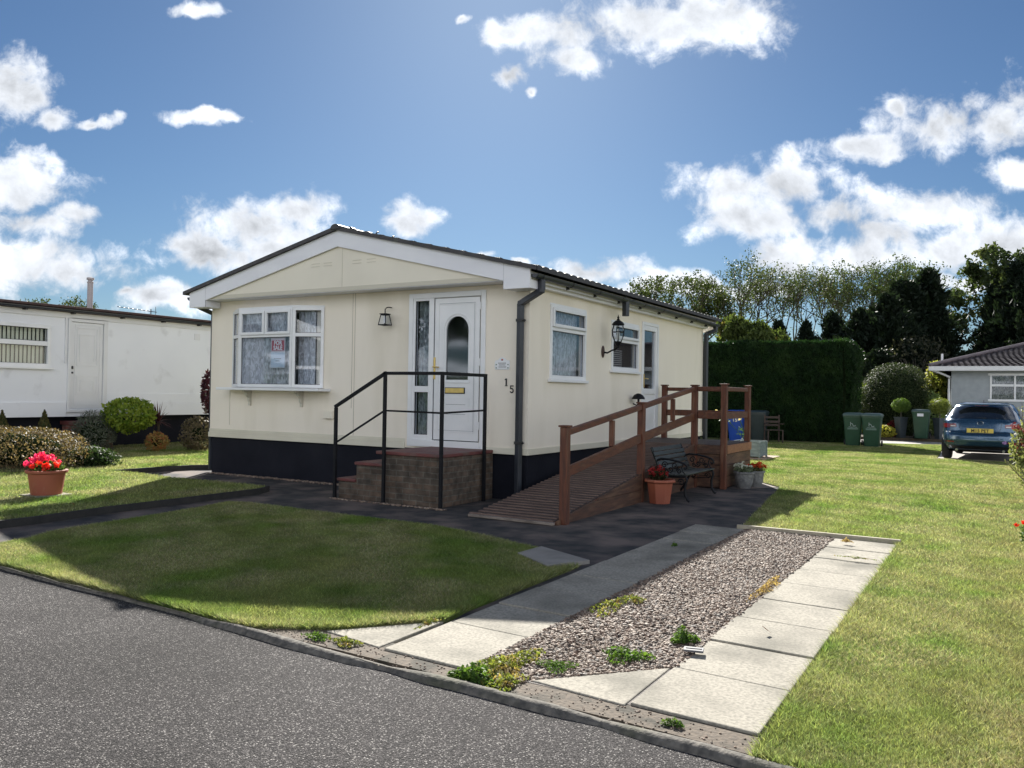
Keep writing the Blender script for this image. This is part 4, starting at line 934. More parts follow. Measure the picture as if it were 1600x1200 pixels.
# house number, one raised digit under and right of the other
def digit(kind, x, z, h):
    m = MB(); w = h*0.28; d = 0.010
    if kind == 1:
        m.box(x-w*0.32, x+w*0.32, -d, -0.001, z-h*0.42, z+h*0.5); m.box(x-w*0.75, x+w*0.75, -d-0.0005, -0.001, z-h*0.5, z-h*0.42)
        m.prism([(x-w*0.32,-d-0.0007,z+h*0.5),(x-w*0.8,-d-0.0007,z+h*0.36),(x-w*0.8,-d-0.0007,z+h*0.28),(x-w*0.32,-d-0.0007,z+h*0.36)], (0,d-0.001,0))
    else:
        m.box(x-w*0.85, x+w*0.95, -d, -0.001, z+h*0.36, z+h*0.5); m.box(x-w*0.85, x-w*0.45, -d-0.0005, -0.001, z+h*0.02, z+h*0.36)
        pts = [(x-w*0.85,-d*0.6,z+h*0.06)]+[(x-w*0.05+w*0.85*cos(t), -d*0.6, z-h*0.17+h*0.26*sin(t)) for t in np.linspace(pi*0.62, -pi*0.85, 13)]
        m.tube(pts, [w*0.22]+[w*0.30]*11+[w*0.22, w*0.30], 8)
    m.build('house_number', m_seal, house)
digit(1, -0.352, 1.625, 0.105); digit(5, -0.262, 1.53, 0.105)

# --- things fixed on or standing against the house, each a thing of its own
pl = empty('name_plate', (-0.42,-0.0,1.88)); tag(pl, 'small white scalloped name plate on the cream wall above the house number', 'name plate')
out = [(-0.535,1.80),(-0.305,1.80),(-0.295,1.85),(-0.302,1.925),(-0.35,1.935),(-0.375,1.96),(-0.42,1.972),(-0.465,1.96),(-0.49,1.935),(-0.538,1.925),(-0.545,1.85)]
MB().prism([(x,-0.012,z) for x, z in out], (0,0.011,0)).build('plate', m_upvc, pl, bevel=0.004)
t = MB()
for z, a, b in ((1.885,-0.48,-0.36),(1.86,-0.47,-0.37),(1.832,-0.475,-0.36)):
    x = a
    while x < b: t.box(x, x+0.012, -0.0135, -0.0115, z, z+0.011); x += 0.018
t.build('lettering', m_seal, pl)
t = MB()
for x, z in ((-0.515,1.87),(-0.515,1.825),(-0.325,1.87),(-0.325,1.825)): t.box(x-0.009,x+0.009,-0.0135,-0.0115,z-0.008,z+0.008)
t.build('flower_motif', M('motif_green', (0.10,0.16,0.10), rough=0.6), pl)
t = MB(); t.box(-0.435,-0.405,-0.0137,-0.0115,1.925,1.95); t.build('picture', M('motif_red', (0.35,0.10,0.08), rough=0.6), pl)

ps = empty('for_sale_poster', (-4.58,-0.245,2.05)); tag(ps, 'white poster with a red for sale heading and blue lower sheet in the bay window', 'poster')
m_paper = M('paper', (0.72,0.74,0.78), rough=0.7)
t = MB().box(-4.75,-4.43,-0.190,-0.1875,1.83,2.33); t.build('sheet', m_paper, ps)
t = MB().box(-4.745,-4.435,-0.1925,-0.1905,2.09,2.325); t.build('border', M('pale_pink_paper', (0.66,0.55,0.58), rough=0.7), ps)
MB().box(-4.73,-4.45,-0.1945,-0.193,2.11,2.275).build('heading', M('poster_red', (0.42,0.05,0.07), rough=0.6), ps)
mw = M('poster_white', (0.85,0.85,0.85), rough=0.6)
put_text('lettering', 'FOR', 0.095, mw, ps, (-4.59,-0.1955,2.232), bold=0.003, depth=0.0005); put_text('lettering', 'SALE', 0.095, mw, ps, (-4.59,-0.1955,2.152), bold=0.003, depth=0.0005)
MB().box(-4.745,-4.435,-0.1925,-0.1905,1.84,2.075).build('lower_sheet', M('pale_blue_paper', (0.50,0.60,0.70), rough=0.7), ps)
t = MB(); t.box(-4.68,-4.51,-0.1945,-0.193,1.972,1.980); t.box(-4.64,-4.545,-0.1945,-0.193,1.935,1.943); t.build('text_line', m_seal, ps)

# wall lantern by the front door: tapered four-sided cage on a hooked arm
def cage_lantern():
    o = empty('wall_lantern', (-2.42,-0.09,2.45)); tag(o, 'small black four-sided lantern hanging from a hook between bay window and front door', 'wall lantern')
    c = (-2.42,-0.13); m = MB(); zt, zb = 2.62, 2.47; a, b = 0.045, 0.070
    for i, j in ((-1,-1),(1,-1),(1,1),(-1,1)): m.bar((c[0]+i*a, c[1]+j*a, zt), (c[0]+i*b, c[1]+j*b, zb), 0.012, 0.012)
    for z, r in ((zt, a), (zb, b)):
        for (i,j),(k,l) in (((-1,-1),(1,-1)),((1,-1),(1,1)),((1,1),(-1,1)),((-1,1),(-1,-1))): m.bar((c[0]+i*r,c[1]+j*r,z),(c[0]+k*r,c[1]+l*r,z),0.014,0.014)
    m.box(c[0]-a-0.015,c[0]+a+0.015,c[1]-a-0.015,c[1]+a+0.015,zt+0.007,zt+0.02); m.build('cage', m_iron, o)
    m = MB(); q = 0.9
    for (i,j),(k,l) in (((-1,-1),(1,-1)),((1,-1),(1,1)),((1,1),(-1,1)),((-1,1),(-1,-1))): m.poly([(c[0]+i*b*q,c[1]+j*b*q,zb),(c[0]+k*b*q,c[1]+l*b*q,zb),(c[0]+k*a*q,c[1]+l*a*q,zt),(c[0]+i*a*q,c[1]+j*a*q,zt)])
    m.build('glass', m_glass, o, fix=False)
    MB().lathe([(0.018,0),(0.024,0.03),(0.024,0.08),(0.012,0.11),(0.0,0.115)], (c[0],c[1],zb+0.03), 12).build('bulb', M('bulb_frosted', (0.6,0.6,0.6), rough=0.4), o, smooth=True)
    MB().tube([(c[0],c[1],zt+0.02),(c[0],c[1],zt+0.08),(c[0]+0.01,c[1]+0.02,zt+0.11),(c[0]+0.02,c[1]+0.06,zt+0.12),(c[0]+0.02,-0.004,zt+0.12)], 0.008, 8).build('hook', m_iron, o, smooth=True)
cage_lantern()
def coach_lantern():
    o = empty('wall_lantern', (0.12,2.35,2.45)); tag(o, 'large ornate black coach lantern on a curled arm beside the side windows', 'wall lantern')
    c = (0.27,2.40); zc = 2.48; k = 1.0
    MB().lathe([(0.0,-0.10),(0.035,-0.09),(0.055,-0.04),(0.055,0.04),(0.035,0.09),(0.0,0.10)], (0,0,0), 14).build
    m = MB(); m.ellip((0.012,2.40,2.17), (0.022,0.05,0.10), 12, 8); m.build('back_plate', M('rusty_plate', (0.05,0.025,0.022), rough=0.6), o, smooth=True)
    MB().tube([(0.02,2.40,2.16),(0.09,2.40,2.15),(0.17,2.40,2.19),(0.22,2.40,2.20),(0.27,2.40,2.24),(0.27,2.40,2.28)], [0.016,0.014,0.013,0.015,0.017,0.016], 8).build('arm', m_iron, o, smooth=True)
    MB().lathe([(0.012,2.25-zc),(0.03,2.27-zc),(0.05,2.30-zc),(0.062,2.315-zc),(0.05,2.325-zc)], (c[0],c[1],zc), 12).build('cup', m_iron, o, smooth=True)
    m = MB(); prof = [(0.058,-0.155),(0.10,-0.05),(0.105,0.03),(0.08,0.11)]
    for i in range(6):
        t = 2*pi*i/6; m.tube([(c[0]+r*cos(t), c[1]+r*sin(t), zc+z) for r, z in prof], 0.006, 5)
    for r, z in ((0.06,-0.155),(0.106,0.0),(0.082,0.115)): m.tube([(c[0]+r*cos(t), c[1]+r*sin(t), zc+z) for t in np.linspace(0, 2*pi, 7)], 0.007, 5)
    m.build('cage', m_iron, o)
    MB().lathe([(0.052,-0.15),(0.094,-0.05),(0.099,0.03),(0.075,0.11)], (c[0],c[1],zc), 6).build('glass', m_glass, o, fix=False)
    MB().lathe([(0.02,-0.12),(0.028,-0.05),(0.02,0.04),(0.0,0.06)], (c[0],c[1],zc), 10).build('bulb', M('bulb_clear', (0.55,0.55,0.52), rough=0.3), o, smooth=True)
    MB().lathe([(0.095,0.11),(0.10,0.125),(0.075,0.16),(0.04,0.185),(0.022,0.19),(0.026,0.205),(0.012,0.215),(0.02,0.235),(0.010,0.25),(0.004,0.27),(0.0,0.285)], (c[0],c[1],zc), 12).build('cap', m_iron, o, smooth=True)
coach_lantern()
o = empty('wall_light', (0.06,3.68,1.4)); tag(o, 'black dome-shaped lamp mounted low on the side wall above the ramp handrail', 'wall light')
MB().lathe([(0.0,0.09),(0.03,0.085),(0.075,0.06),(0.105,0.02),(0.115,-0.01),(0.105,-0.012),(0.07,0.04)], (0.14,3.62,1.42), 16).build('hood', m_iron, o, smooth=True)
MB().tube([(0.0,3.72,1.33),(0.06,3.74,1.30),(0.10,3.74,1.34),(0.12,3.70,1.42),(0.13,3.64,1.48)], 0.012, 6).build('arm', m_iron, o, smooth=True)
MB().lathe([(0.018,-0.07),(0.02,0.0),(0.015,0.05)], (0.14,3.62,1.42), 8).build('bulb', m_iron, o)

# ================================================================== STEPS, RAIL, RAMP, BENCH
def steps():
    o = empty('brick_steps', (-1.2,-0.65,0)); tag(o, 'brick steps with dark red painted treads leading to the white front door', 'steps')
    m = MB(); m.box(-1.50,-0.55,-1.24,-0.002,0,0.635); m.box(-1.96,-1.502,-1.235,-0.3,0,0.47); m.box(-2.28,-1.962,-1.23,-0.3,0,0.235)
    m.build('brickwork', m_brick, o, bevel=0.008)
    MB().box(-1.60,-0.535,-1.265,-0.024,0.637,0.682).build('tread', m_redtile, o, bevel=0.01)
    MB().box(-1.98,-1.505,-1.255,-0.3,0.472,0.515).build('tread', m_redtile, o, bevel=0.01)
    MB().box(-2.30,-1.965,-1.25,-0.3,0.237,0.278).build('tread', m_redtile, o, bevel=0.01)
steps()
def rail():
    o = empty('handrail', (-1.4,-1.31,0)); tag(o, 'black square-tube metal handrail round the front steps', 'handrail')
    y = -1.315; P = [(-2.27,y,1.26),(-1.42,y,1.71),(-0.50,y,1.71),(-0.50,-0.31,1.71)]
    for (x, yy, z) in P: MB().box(x-0.02,x+0.02,yy-0.02,yy+0.02,0,z-0.02).build('post', m_iron, o, bevel=0.003)
    for a, b in zip(P[:-1], P[1:]):
        a = Vector(a); b = Vector(b); d = (b-a).normalized(); MB().bar(a-d*0.02-Vector((0,0,0.0)), b+d*0.02, 0.042, 0.042).build('top_rail', m_iron, o, bevel=0.004)
    Q = [(-2.25,y,0.77),(-1.42,y,1.22),(-0.50,y,1.21),(-0.50,-0.31,1.235)]
    for a, b in zip(Q[:-1], Q[1:]): MB().bar(a, b, 0.014, 0.024).build('middle_rail', m_iron, o)
rail()
def ramp():
    o = empty('wooden_ramp', (0.9,1.6,0)); tag(o, 'long wooden access ramp and platform with reddish brown handrails by the side door', 'ramp')
    Y0, Y1, ZD = -1.58, 3.26, 0.70; zr = lambda y: 0.035+(ZD-0.035)*(y-Y0)/(Y1-Y0)
    m = MB(); rb = MB(); n = 44; sl_ = (ZD-0.035)/(Y1-Y0)
    for i in range(n):
        ya = Y0+(Y1-Y0)*i/n; yb = ya+(Y1-Y0)/n-0.012; z = zr(ya); z2 = zr(yb); xa = 0.16 if i > 0 else 0.10
        m.prism([(xa,ya,z-0.028),(1.24,ya,z-0.028),(1.24,ya,z+0.002),(xa,ya,z+0.002)], (0,yb-ya,z2-z))
        rb.prism([(xa+0.01,ya+0.002,z+0.0025),(1.23,ya+0.002,z+0.0025),(1.23,ya+0.002,z+0.016),(xa+0.01,ya+0.002,z+0.016)], (0,0.026,0.003))
    m.build('deck', m_deck, o); rb.build('grip_battens', M('worn_batten', (0.16,0.105,0.085), (0.10,0.065,0.055), 5, 0.7, stretch=(0.8,5,5)), o)
    m = MB()
    for i in range(14):
        ya = 3.27+i*0.113; m.box(0.04,1.72,ya,ya+0.104,ZD-0.03,ZD)
    m.build('platform', m_deck, o, bevel=0.004)
    MB().bar((0.12,-1.60,0.022),(1.27,-1.62,0.022),0.05,0.03).build('toe_board', M('worn_toe_board',(0.24,0.20,0.17),(0.15,0.12,0.10),6,0.8), o, bevel=0.004)
    # skirt boards
    for k, (lo, hi) in enumerate(((0.0,0.17),(0.175,0.345),(0.35,0.52),(0.525,0.70))):
        ys = [Y0+0.02+(Y1-Y0)*j/40 for j in range(41)]; top = []; bot = []
        for y in ys:
            t = min(hi, zr(y)+0.012)
            if t > lo+0.01: top.append((1.268, y, t)); bot.append((1.268, y, lo))
        if len(top) > 1: MB().prism(top+bot[::-1], (0.022,0,0)).build('side_board', m_board, o)
    MB().prism([(1.246,Y0,zr(Y0)-0.03),(1.246,3.25,ZD-0.12),(1.246,3.25,ZD-0.005),(1.246,Y0,zr(Y0)-0.003)], (0.020,0,0)).build('edge_beam', m_wood, o)
    m_lt = M('newer_fascia', (0.30,0.13,0.06), (0.22,0.09,0.045), 4, 0.6, stretch=(3,3,8), bump=0.3, bscale=25)
    MB().box(1.33,1.72,3.30,3.32,0.0,0.66).box(1.70,1.72,3.321,4.82,0.0,0.66).build('backing_panel', m_deck, o)
    for k in range(3):
        MB().box(1.31,1.70,3.262,3.284,0.02+k*0.18,0.19+k*0.18).build('front_board', m_board, o, bevel=0.003)
        MB().box(1.742,1.764,3.33,4.80,0.02+k*0.18,0.19+k*0.18).build('side_board', m_board, o, bevel=0.003)
    MB().box(1.31,1.70,3.236,3.26,0.555,0.695).build('fascia_board', m_board, o, bevel=0.003)
    MB().box(1.766,1.79,3.33,4.80,0.56,0.695).build('fascia_board', m_lt, o, bevel=0.003)
    posts = [(1.31,-1.45,0,1.10),(1.255,0.98,0,1.36),(1.27,3.24,0,1.64),(1.745,3.27,0,1.66),(1.70,4.85,0,1.66),(0.165,4.85,ZD-0.05,1.66)]
    for x, y, z0, z1 in posts:
        p = MB().box(x-0.046,x+0.046,y-0.046,y+0.046,z0,z1).build('post', m_woodv, o, bevel=0.006)
        MB().box(x-0.062,x+0.062,y-0.062,y+0.062,z1+0.001,z1+0.022).build('post_cap', m_wood, p, bevel=0.007)
    R_ = [(1.31,-1.45,1.035),(1.255,0.98,1.315),(1.27,3.24,1.60)]; Q = [(1.31,-1.45,0.585),(1.255,0.98,0.885),(1.27,3.24,1.15)]
    for a, b in zip(R_[:-1], R_[1:]):
        a = Vector(a); b = Vector(b); d = (b-a).normalized(); MB().bar(a+d*0.05, b-d*0.05, 0.055, 0.075).build('handrail', m_wood, o, bevel=0.01)
    for a, b in zip(Q[:-1], Q[1:]):
        a = Vector(a); b = Vector(b); d = (b-a).normalized(); MB().bar(a+d*0.05, b-d*0.05, 0.038, 0.12).build('middle_rail', m_wood, o, bevel=0.006)
    for y, f in ((-0.08, 0), (2.22, 1)):
        t = (y-R_[f][1])/(R_[f+1][1]-R_[f][1]); x = R_[f][0]+(R_[f+1][0]-R_[f][0])*t; zt = R_[f][2]+(R_[f+1][2]-R_[f][2])*t-0.045; zb = Q[f][2]+(Q[f+1][2]-Q[f][2])*t+0.065
        MB().box(x-0.03,x+0.03,y-0.03,y+0.03,zb,zt).build('baluster', m_woodv, o, bevel=0.004)
    seq = [(1.27,3.24),(1.745,3.27),(1.70,4.85),(0.165,4.85)]
    for i, (a, b) in enumerate(zip(seq[:-1], seq[1:])):
        A = Vector((*a, 1.60)); B = Vector((*b, 1.60)); d = (B-A).normalized()
        MB().bar(A+d*0.05, B-d*0.05, 0.05, 0.065).build('handrail', m_wood, o, bevel=0.008)
        A.z = B.z = 1.17; MB().bar(A+d*0.05, B-d*0.05, 0.038, 0.11).build('middle_rail', m_wood, o, bevel=0.006)
ramp()
def bench():
    o = empty('garden_bench', (1.55,1.93,0)); tag(o, 'dark green slatted garden bench with ornate black cast iron ends, standing beside the wooden ramp', 'bench')
    m_sl = M('bench_slats', (0.018,0.026,0.024), (0.012,0.018,0.017), 6, 0.4, stretch=(6,0.8,6), c3=(0.045,0.056,0.053), s3=4, m3=(0.5,0.7), bump=0.3, bscale=30)
    y0, y1 = 1.30, 2.58
    seat = [(1.43,0.385),(1.50,0.370),(1.57,0.365),(1.64,0.368),(1.71,0.375),(1.78,0.378)]
    m = MB()
    for x, z in seat: m.bar((x,y0,z),(x,y1,z),0.058,0.018)
    m.build('seat', m_sl, o, bevel=0.004)
    m = MB(); back = [(1.395,0.45),(1.37,0.515),(1.345,0.58),(1.318,0.645),(1.285,0.705)]
    for x, z in back: m.bar((x,y0,z),(x,y1,z),0.056,0.018,up=(0.92,0,0.38))
    m.build('backrest', m_sl, o, bevel=0.004)
    def scroll(m, x, z, r, y, turns=1.4, a0=0, s=1):
        pts = [(x+r*(1-0.75*t)*cos(a0+s*turns*2*pi*t), y, z+r*(1-0.75*t)*sin(a0+s*turns*2*pi*t)) for t in np.linspace(0,1,16)]
        m.tube(pts, 0.009, 5)
    for y in (y0+0.03, y1-0.03):
        m = MB()
        m.tube([(1.27,y,0.735),(1.30,y,0.66),(1.355,y,0.54),(1.40,y,0.42),(1.43,y,0.36),(1.42,y,0.25),(1.36,y,0.12),(1.30,y,0.03),(1.27,y,0.006)],[0.018]*9,7)
        m.tube([(1.43,y,0.355),(1.52,y,0.345),(1.66,y,0.345),(1.78,y,0.355),(1.80,y,0.31),(1.77,y,0.20),(1.775,y,0.10),(1.81,y,0.03),(1.84,y,0.006)],[0.018]*9,7)
        m.tube([(1.355,y,0.56),(1.42,y,0.585),(1.55,y,0.58),(1.68,y,0.555),(1.76,y,0.53),(1.80,y,0.50),(1.80,y,0.465),(1.77,y,0.455),(1.755,y,0.48)],[0.016]*8+[0.012],7)
        m.tube([(1.74,y,0.525),(1.72,y,0.47),(1.74,y,0.42),(1.78,y,0.37)],0.009,6)
        for (x,z,r,a,s) in ((1.47,0.50,0.05,0,1),(1.56,0.44,0.045,pi,1),(1.62,0.50,0.05,0,-1),(1.68,0.42,0.04,pi,-1),(1.50,0.42,0.035,1.5,1),(1.50,0.27,0.05,0,1),(1.72,0.27,0.05,pi,-1)): scroll(m, x, z, r, y, 1.3, a, s)
        m.tube([(1.40,y,0.27),(1.5,y,0.22),(1.62,y,0.24),(1.76,y,0.25)],0.007,5)
        m.build('iron_end', m_iron, o, smooth=True)
bench()

# ================================================================== POTS AND PLANTS
m_leaf = leafm('leaf_green', (0.075,0.13,0.03), (0.04,0.08,0.02), 14)
m_leaf_dark = leafm('leaf_dark', (0.035,0.06,0.02), (0.02,0.04,0.014), 14)
m_leaf_lime = leafm('leaf_lime', (0.28,0.34,0.05), (0.13,0.21,0.03), 9, 0.45)
m_leaf_yel = leafm('leaf_yellow', (0.50,0.44,0.07), (0.26,0.28,0.05), 16, 0.4)
m_red = leafm('petal_red', (0.75,0.035,0.02), (0.55,0.02,0.02), 20, 0.4)
m_pink = leafm('petal_pink', (0.78,0.05,0.22), (0.62,0.03,0.12), 20, 0.4)
m_crim = leafm('petal_crimson', (0.28,0.02,0.03), (0.16,0.02,0.02), 20, 0.3)
m_orange = leafm('petal_orange', (0.62,0.12,0.03), (0.45,0.05,0.02), 20, 0.35)
m_wht = leafm('petal_white', (0.70,0.72,0.68), (0.60,0.62,0.58), 20, 0.3)
m_bark = M('bark', (0.09,0.07,0.05), (0.05,0.04,0.03), 8, 0.9, bump=0.5, bscale=30)
m_bark2 = M('pale_bark', (0.17,0.15,0.12), (0.10,0.085,0.07), 4, 0.9)
m_compost = M('compost', (0.04,0.028,0.02), (0.06,0.045,0.03), 30, 0.95, bump=0.6, bscale=60)
def foliage(c, r, n, size, g, aspect=0.55, lo=0.55, up=0.0, jit=1.0):
    P, d = sphere_pts(n, c, r, lo, g); d = d+np.array([0,0,up])
    return leafcloud(P, size, aspect, nrm=d, jit=jit, rs=g)
def flowers(pts, r, n, size, g):
    """each flower head a tight cluster of petals"""
    out = []
    for p in pts:
        P, d = sphere_pts(n, p, (r,r,r*0.8), 0.4, g); out.append(leafcloud(P, size, 0.75, nrm=d, jit=0.6, rs=g))
    return cat(out)
def heads(c, r, n, g):
    t = g.uniform(0, 2*pi, n); q = np.sqrt(g.random(n)); return np.stack([c[0]+r[0]*q*np.cos(t), c[1]+r[1]*q*np.sin(t), c[2]+r[2]*(1-q**2)+g.normal(0,0.015,n)], 1)

# red pot on the raised lawn
o = empty('flower_pot', (-4.93,-3.74,0.075)); tag(o, 'terracotta tub full of bright red and pink flowers on the sunlit left lawn', 'flower pot'); pc = (-4.93,-3.74,0.075); g = np.random.default_rng(5)
MB().lathe([(0.175,0.0),(0.215,0.285),(0.235,0.29),(0.245,0.30),(0.245,0.325),(0.215,0.33),(0.205,0.27)], pc, 28, wav=0.012).build('pot', m_terra, o, smooth=35)
MB().lathe([(0.0,0.285),(0.205,0.285)], pc, 20).build('compost', m_compost, o)
MB().box(pc[0]-0.22,pc[0]+0.22,pc[1]-0.22,pc[1]+0.22,0.076,0.092).build('saucer_slab', m_conc, o, bevel=0.004)
nmesh('leaves', *foliage((pc[0],pc[1],0.41), (0.22,0.2,0.10), 420, 0.06, g, 0.7, 0.2), m_leaf, o)
H1 = heads((pc[0]-0.05,pc[1],0.47), (0.24,0.2,0.10), 26, g)
f1 = H1[H1[:,0] < pc[0]-0.03]; f2 = H1[H1[:,0] >= pc[0]-0.03]+np.array([0.03,0,-0.01])
nmesh('pink_flowers', *flowers(f1, 0.045, 16, 0.045, g), m_pink, o); nmesh('red_flowers', *flowers(f2, 0.045, 16, 0.045, g), m_red, o)
# terracotta pot beside the bench
o = empty('flower_pot', (1.52,1.04,0)); tag(o, 'terracotta tub with dark red begonias between the ramp post and the green bench', 'flower pot'); pc = (1.52,1.02,0); g = np.random.default_rng(6)
MB().lathe([(0.145,0.0),(0.185,0.285),(0.215,0.29),(0.225,0.30),(0.222,0.325),(0.19,0.33),(0.18,0.26)], pc, 8).build('pot', m_terra, o, bevel=0.004)
MB().lathe([(0.0,0.28),(0.18,0.28)], pc, 16).build('compost', m_compost, o)
nmesh('leaves', *foliage((pc[0]-0.03,pc[1],0.37), (0.15,0.15,0.08), 220, 0.06, g, 0.7, 0.2), leafm('leaf_bronze', (0.05,0.035,0.02), (0.03,0.04,0.015), 14), o)
nmesh('flowers', *flowers(heads((pc[0]-0.03,pc[1],0.40), (0.16,0.13,0.08), 12, g), 0.035, 14, 0.035, g), leafm('petal_deep_red', (0.34,0.03,0.03), (0.22,0.02,0.02), 20, 0.3), o)
# two pale crinkled pots at the platform corner
m_urn = M('grey_stone_pot', (0.22,0.22,0.215), (0.12,0.12,0.12), 12, 0.85, bump=1.0, bscale=30, bd=0.02)
for c, fm_, nm, lab, sz in (((1.97,3.66,0),m_wht,'white','pale stone pot with small white flowers at the corner of the ramp platform',1.0), ((2.06,3.98,0),m_orange,'orange','pale stone pot with drooping orange red flowers behind the white flowered pot',0.95)):
    o = empty('flower_pot', c); tag(o, lab, 'flower pot'); g = np.random.default_rng(int(c[1]*10))
    MB().lathe([(0.10*sz,0.0),(0.14*sz,0.10),(0.155*sz,0.235),(0.175*sz,0.24),(0.175*sz,0.265),(0.15*sz,0.27),(0.14*sz,0.22)], c, 20, wav=0.02).build('pot', m_urn, o, smooth=40)
    nmesh('leaves', *foliage((c[0],c[1],0.30), (0.18,0.17,0.07), 380, 0.045, g, 0.6, 0.2), leafm('leaf_silver', (0.20,0.24,0.16), (0.12,0.15,0.09), 20) if nm == 'white' else leafm('leaf_olive', (0.12,0.12,0.05), (0.08,0.08,0.03), 20), o)
    hh = heads((c[0]+(0.05 if nm == 'orange' else -0.02),c[1],0.33), (0.17,0.15,0.05), 20 if nm == 'white' else 14, g)
    nmesh('flowers', *flowers(hh, 0.022 if nm == 'white' else 0.04, 10, 0.028 if nm == 'white' else 0.05, g), fm_, o)
# square grey planter with a rose
o = empty('planter_box', (0.30,10.5,0.035)); tag(o, 'square weathered grey green wooden planter behind the ramp platform', 'planter'); x0,x1,y0,y1 = 0.0,0.62,10.08,10.72
t = MB()
for a,b,c,d in ((x0,x1,y0,y0+0.03),(x0,x1,y1-0.03,y1),(x0,x0+0.03,y0+0.03,y1-0.03),(x1-0.03,x1,y0+0.03,y1-0.03)): t.box(a,b,c,d,0.06,0.40)
t.build('box', m_teal, o)
t = MB()
for x,y in ((x0,y0),(x1,y0),(x1,y1),(x0,y1)): t.box(x-0.02,x+0.05 if x==x0 else x+0.02,y-0.015,y+0.05,0.036,0.415)
for z in (0.065,0.385): t.box(x0+0.05,x1-0.02,y0-0.012,y0-0.001,z,z+0.04); t.box(x0-0.015,x0-0.001,y0+0.05,y1-0.02,z,z+0.04); t.box(x0+0.05,x1-0.02,y1+0.001,y1+0.012,z,z+0.04); t.box(x1+0.001,x1+0.012,y0+0.05,y1-0.02,z,z+0.04)
t.build('frame', m_teal, o, bevel=0.004); MB().box(x0+0.03,x1-0.03,y0+0.03,y1-0.03,0.30,0.33).build('compost', m_compost, o)
o = empty('rose_bush', (0.2,10.4,0.33)); tag(o, 'spindly rose with a few pale yellow blooms growing out of the grey planter', 'rose bush')
MB().tube([(0.22,10.4,0.33),(0.16,10.42,0.62),(0.06,10.4,0.90)],0.010,5).tube([(0.24,10.4,0.33),(0.30,10.44,0.60),(0.28,10.4,0.80)],0.008,5).tube([(0.16,10.42,0.62),(0.22,10.4,0.75)],0.006,5).build('stem', m_leaf, o)
nmesh('flowers', *flowers([(0.05,10.4,0.93),(0.22,10.4,0.78),(-0.52,10.4,1.12),(-0.10,10.38,1.02),(-0.55,10.4,1.0)], 0.035, 16, 0.05, g), leafm('petal_cream', (0.75,0.66,0.40), (0.62,0.55,0.35), 20, 0.3), o)
MB().tube([(0.14,10.42,0.5),(-0.2,10.4,0.85),(-0.50,10.4,1.08)],0.007,5).build('stem', m_leaf, o)
nmesh('leaves', *cat([foliage((0.12,10.4,0.62),(0.14,0.1,0.22),60,0.05,g,0.6,0.2), foliage((-0.3,10.4,0.92),(0.2,0.1,0.14),40,0.05,g,0.6,0.2)]), m_leaf, o)

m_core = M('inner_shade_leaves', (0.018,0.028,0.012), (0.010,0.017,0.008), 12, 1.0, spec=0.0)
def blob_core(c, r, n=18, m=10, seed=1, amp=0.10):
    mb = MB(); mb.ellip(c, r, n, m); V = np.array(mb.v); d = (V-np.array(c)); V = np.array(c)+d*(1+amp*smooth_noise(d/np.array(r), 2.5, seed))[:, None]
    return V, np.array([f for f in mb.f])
def bush(name, label, cat_, c, r, n, size, mat, seed, aspect=0.55, stems=0, core=0.72, group=None, coremat=None, sq=2.0, amp=0.14, jit=1.0, up=0.3, flat_=0.0, zmin=None):
    g = np.random.default_rng(seed); o = empty(name, (c[0], c[1], max(0, c[2]-r[2]))); tag(o, label, cat_, group)
    d = g.normal(size=(n, 3)); d /= np.linalg.norm(d, axis=1, keepdims=True)
    if sq != 2.0:
        s = (np.abs(d)**sq).sum(1)**(-1/sq); d2 = d*s[:, None]
    else: d2 = d
    rad = (1+amp*smooth_noise(d2, 3.0, seed))*g.uniform(0.74, 1.03, n)
    P = np.array(c)+d2*rad[:, None]*np.array(r)
    if zmin is not None: P = P[P[:, 2] > zmin]; d = d[:len(P)]
    V, Fq = leafcloud(P, size, aspect, nrm=(P-np.array(c))/np.array(r)+np.array([0,0,up]), jit=jit, rs=g)
    nmesh('foliage', V, Fq, mat, o)
    if core:
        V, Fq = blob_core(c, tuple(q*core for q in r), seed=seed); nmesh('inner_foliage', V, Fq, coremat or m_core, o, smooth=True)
    if stems:
        t = MB(); zb = c[2]-r[2]*1.0 if not zmin else c[2]-r[2]
        for i in range(stems):
            a = 2*pi*i/stems+seed; t.tube([(c[0]+0.05*cos(a), c[1]+0.05*sin(a), zb), (c[0]+r[0]*0.25*cos(a), c[1]+r[1]*0.25*sin(a), c[2]-r[2]*0.4), (c[0]+r[0]*0.5*cos(a), c[1]+r[1]*0.5*sin(a), c[2]+r[2]*0.1)], [0.022,0.016,0.008], 6)
        t.build('stem', m_bark2, o)
    return o
